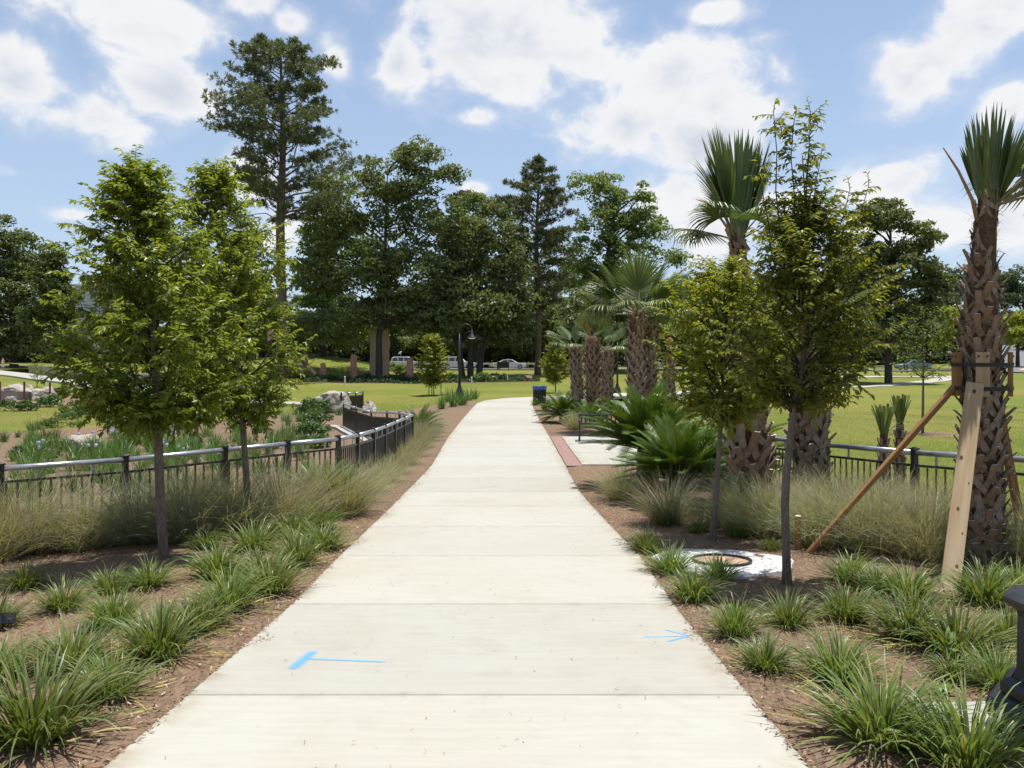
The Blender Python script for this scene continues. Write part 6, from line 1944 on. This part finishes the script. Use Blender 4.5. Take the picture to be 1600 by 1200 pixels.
m2 = thing('paint_mark', 'thin blue sprayed arrow pointing to the right edge of the walk', 'paint mark', (0, 0, 0))
paint_strokes(m2, [((1003, yof(995.5)), (1078, yof(994)), .030), ((1038, yof(984)), (1078, yof(994)), .034), ((1042, yof(1003)), (1079, yof(993.5)), .040)])

# ================================================================== LOOSE LITTER
def scatter_quads(name, px, py, zf, L, W, m, tilt=.25):
    n = len(px); a = U(0, 2 * PI, n)
    d = np.stack([np.cos(a), np.sin(a), rng.normal(0, tilt, n)], 1); d /= np.linalg.norm(d, axis=1)[:, None]
    s_ = np.stack([-np.sin(a), np.cos(a), rng.normal(0, tilt, n)], 1)
    P = np.stack([px, py, zf(px, py)], 1) + np.array([0, 0, .006]) + U(0, .012, n)[:, None] * [0, 0, 1]
    b = np.stack([0 * a, 0 * a, U(.0, .15, n)], 1) * L[:, None]
    V = np.stack([P - d * L[:, None] / 2, P + s_ * W[:, None] / 2 + b, P + d * L[:, None] / 2, P - s_ * W[:, None] / 2 + b], 1).reshape(-1, 3)
    i = np.arange(n) * 4
    return np_mesh(name, V, np.stack([i, i + 1, i + 2, i + 3], 1))


M['chip'] = leafy('bark_chip', (.12, .075, .05), (.28, .185, .12), .0, .9, c3=(.46, .37, .26), spread=.14, spec=.1)
n = 46000
yy = 2.6 + 12.5 * rng.random(n) ** 1.25
sideR = rng.random(n) < .5
xx = np.where(sideR, np.interp(yy, PR[:, 1], PR[:, 0]) + U(-.02, 3.8, n) ** 1.0, np.interp(yy, PL[:, 1], PL[:, 0]) - U(-.02, 3.8, n))
lift = lambda X, Y: ground(X, Y) + .024
tag(obj('mulch_debris', scatter_quads('mulch_debris', xx, yy, lift, U(.012, .065, n), U(.003, .012, n), M['chip']), M['chip']), 'bark chips and straw lying on the planting beds', None, None, 'stuff')
n = 3200
yy = 2.4 + 18 * rng.random(n) ** 1.4
sideR = rng.random(n) < .5
e = np.abs(rng.normal(0, .022, n)) - .02
e = e + U(0, .16, n) * np.maximum(0, np.sin(yy * 2.7) * np.sin(yy * 6.1 + 1)) ** 2
xx = np.where(sideR, np.interp(yy, PR[:, 1], PR[:, 0]) - e, np.interp(yy, PL[:, 1], PL[:, 0]) + e)
tag(obj('edge_debris', scatter_quads('edge_debris', xx, yy, lambda X, Y: prof(Y) - .004, U(.010, .05, n), U(.003, .011, n), M['chip'], .15), M['chip']), 'bark chips spilt over the edges of the walk', None, None, 'stuff')
n = 420
yy = 2.6 + 14 * rng.random(n) ** 1.5; xx = U(-1.6, 1.1, n)
tag(obj('path_debris', scatter_quads('path_debris', xx, yy, lambda X, Y: prof(Y) - .004, U(.006, .035, n), U(.002, .007, n), M['chip'], .1), M['chip']), 'few specks and bits of bark scattered on the walk', None, None, 'stuff')

# short turf blades on the nearer lawns
n = 190000
yy = np.concatenate([13 + 34 * rng.random(n // 2) ** 1.3, 34 + 24 * rng.random(n - n // 2)])
xx = np.concatenate([U(.30, .70, n // 2) * yy[:n // 2], U(-.66, .0, n - n // 2) * yy[n // 2:]])
keep = (poly_sd(BED_L, xx, yy) < -.1) & (poly_sd(BED_R, xx, yy) < -.1) & (poly_sd(RING, xx, yy) < -.1) & (np.abs(xx) > 2.3) & (poly_sd(BED_ROCK, xx, yy) < -.1)
pth = np.abs((xx + 11.6) * .68 - (yy - 49.4) * -.73) 
xx, yy = xx[keep], yy[keep]
n = len(xx)
V, Q = blades(np.stack([xx, yy, ground(xx, yy) - .01], 1), U(0, 6.28, n), R(1) * U(50, 88, n), R(1) * U(0, 70, n), U(.025, .06, n), U(.008, .020, n), 1, U(-1, 1, n))
tag(obj('grass', np_mesh('grass', V, Q), M['blade']), 'short mown grass of the lawns', None, None, 'stuff')

# ================================================================== WALKER AT THE FAR LEFT
def skin_mesh(name, joints, edges, m, parent, root=0, sub=2):
    me = bpy.data.meshes.new(name)
    me.from_pydata([j[:3] for j in joints], edges, [])
    o = bpy.data.objects.new(name, me); COL.objects.link(o)
    o.modifiers.new('skin', 'SKIN')
    me.skin_vertices or None
    for i, j in enumerate(joints):
        sv = me.skin_vertices[0].data[i]; sv.radius = (j[3], j[3] * (j[4] if len(j) > 4 else .8)); sv.use_root = (i == root)
    s_ = o.modifiers.new('sub', 'SUBSURF'); s_.levels = sub; s_.render_levels = sub
    me.materials.append(m); o.parent = parent
    return o


Yw = 99.0; xw = (4.5 - 800) * Yw / F; zw = EYE + (560 - 580.5) * Yw / F
pr = thing('person', 'person in a white shirt, reddish sleeves and pale shorts walking on the far left footpath', 'person', (xw, Yw, zw), R(160))
skin = plain('skin', (.42, .26, .18), .6)
J = [(0, 0, .95, .13), (0, 0, 1.15, .125), (0, 0, 1.38, .15, .6), (0, 0, 1.50, .06, 1), (0, .02, 1.62, .10, 1), (0, .02, 1.72, .085, 1),
     (-.19, 0, 1.42, .06, 1), (-.25, .03, 1.14, .045, 1), (-.24, -.12, .92, .035, 1), (-.24, -.16, .84, .035, 1),
     (.19, 0, 1.42, .06, 1), (.25, -.04, 1.14, .045, 1), (.24, .06, .92, .035, 1), (.24, .09, .84, .035, 1),
     (-.09, 0, .88, .09, 1), (-.10, -.08, .48, .06, 1), (-.10, .08, .08, .04, 1), (-.10, -.06, .03, .035, 1),
     (.09, 0, .88, .09, 1), (.10, .02, .48, .06, 1), (.10, -.18, .09, .04, 1), (.10, -.32, .06, .035, 1)]
E = [(0, 1), (1, 2), (2, 3), (3, 4), (4, 5), (2, 6), (6, 7), (7, 8), (8, 9), (2, 10), (10, 11), (11, 12), (12, 13), (0, 14), (14, 15), (15, 16), (16, 17), (0, 18), (18, 19), (19, 20), (20, 21)]
skin_mesh('body', J, E, skin, pr)
skin_mesh('shirt', [(0, 0, .92, .16), (0, 0, 1.15, .155), (0, 0, 1.36, .17, .7), (0, 0, 1.46, .09)], [(0, 1), (1, 2), (2, 3)], M['white_paint'], pr)
for s in (-1, 1):
    skin_mesh('sleeve', [(s * .15, 0, 1.42, .085, 1), (s * .21, 0, 1.32, .075, 1), (s * .25, 0, 1.18, .066, 1)], [(0, 1), (1, 2)], plain('red_cloth', (.35, .05, .06), .8), pr)
skin_mesh('shorts', [(0, 0, .95, .145), (-.09, -.02, .78, .105, 1), (-.10, -.06, .56, .10, 1), (.09, 0, .78, .105, 1), (.10, .02, .56, .10, 1)], [(0, 1), (1, 2), (0, 3), (3, 4)], plain('pale_cloth', (.6, .58, .5), .8), pr)
hair = obj('hair', lumpy(2, (.105, .115, .10), .05, 2), plain('dark_hair', (.03, .02, .015), .8), pr, (0, .03, 1.70))
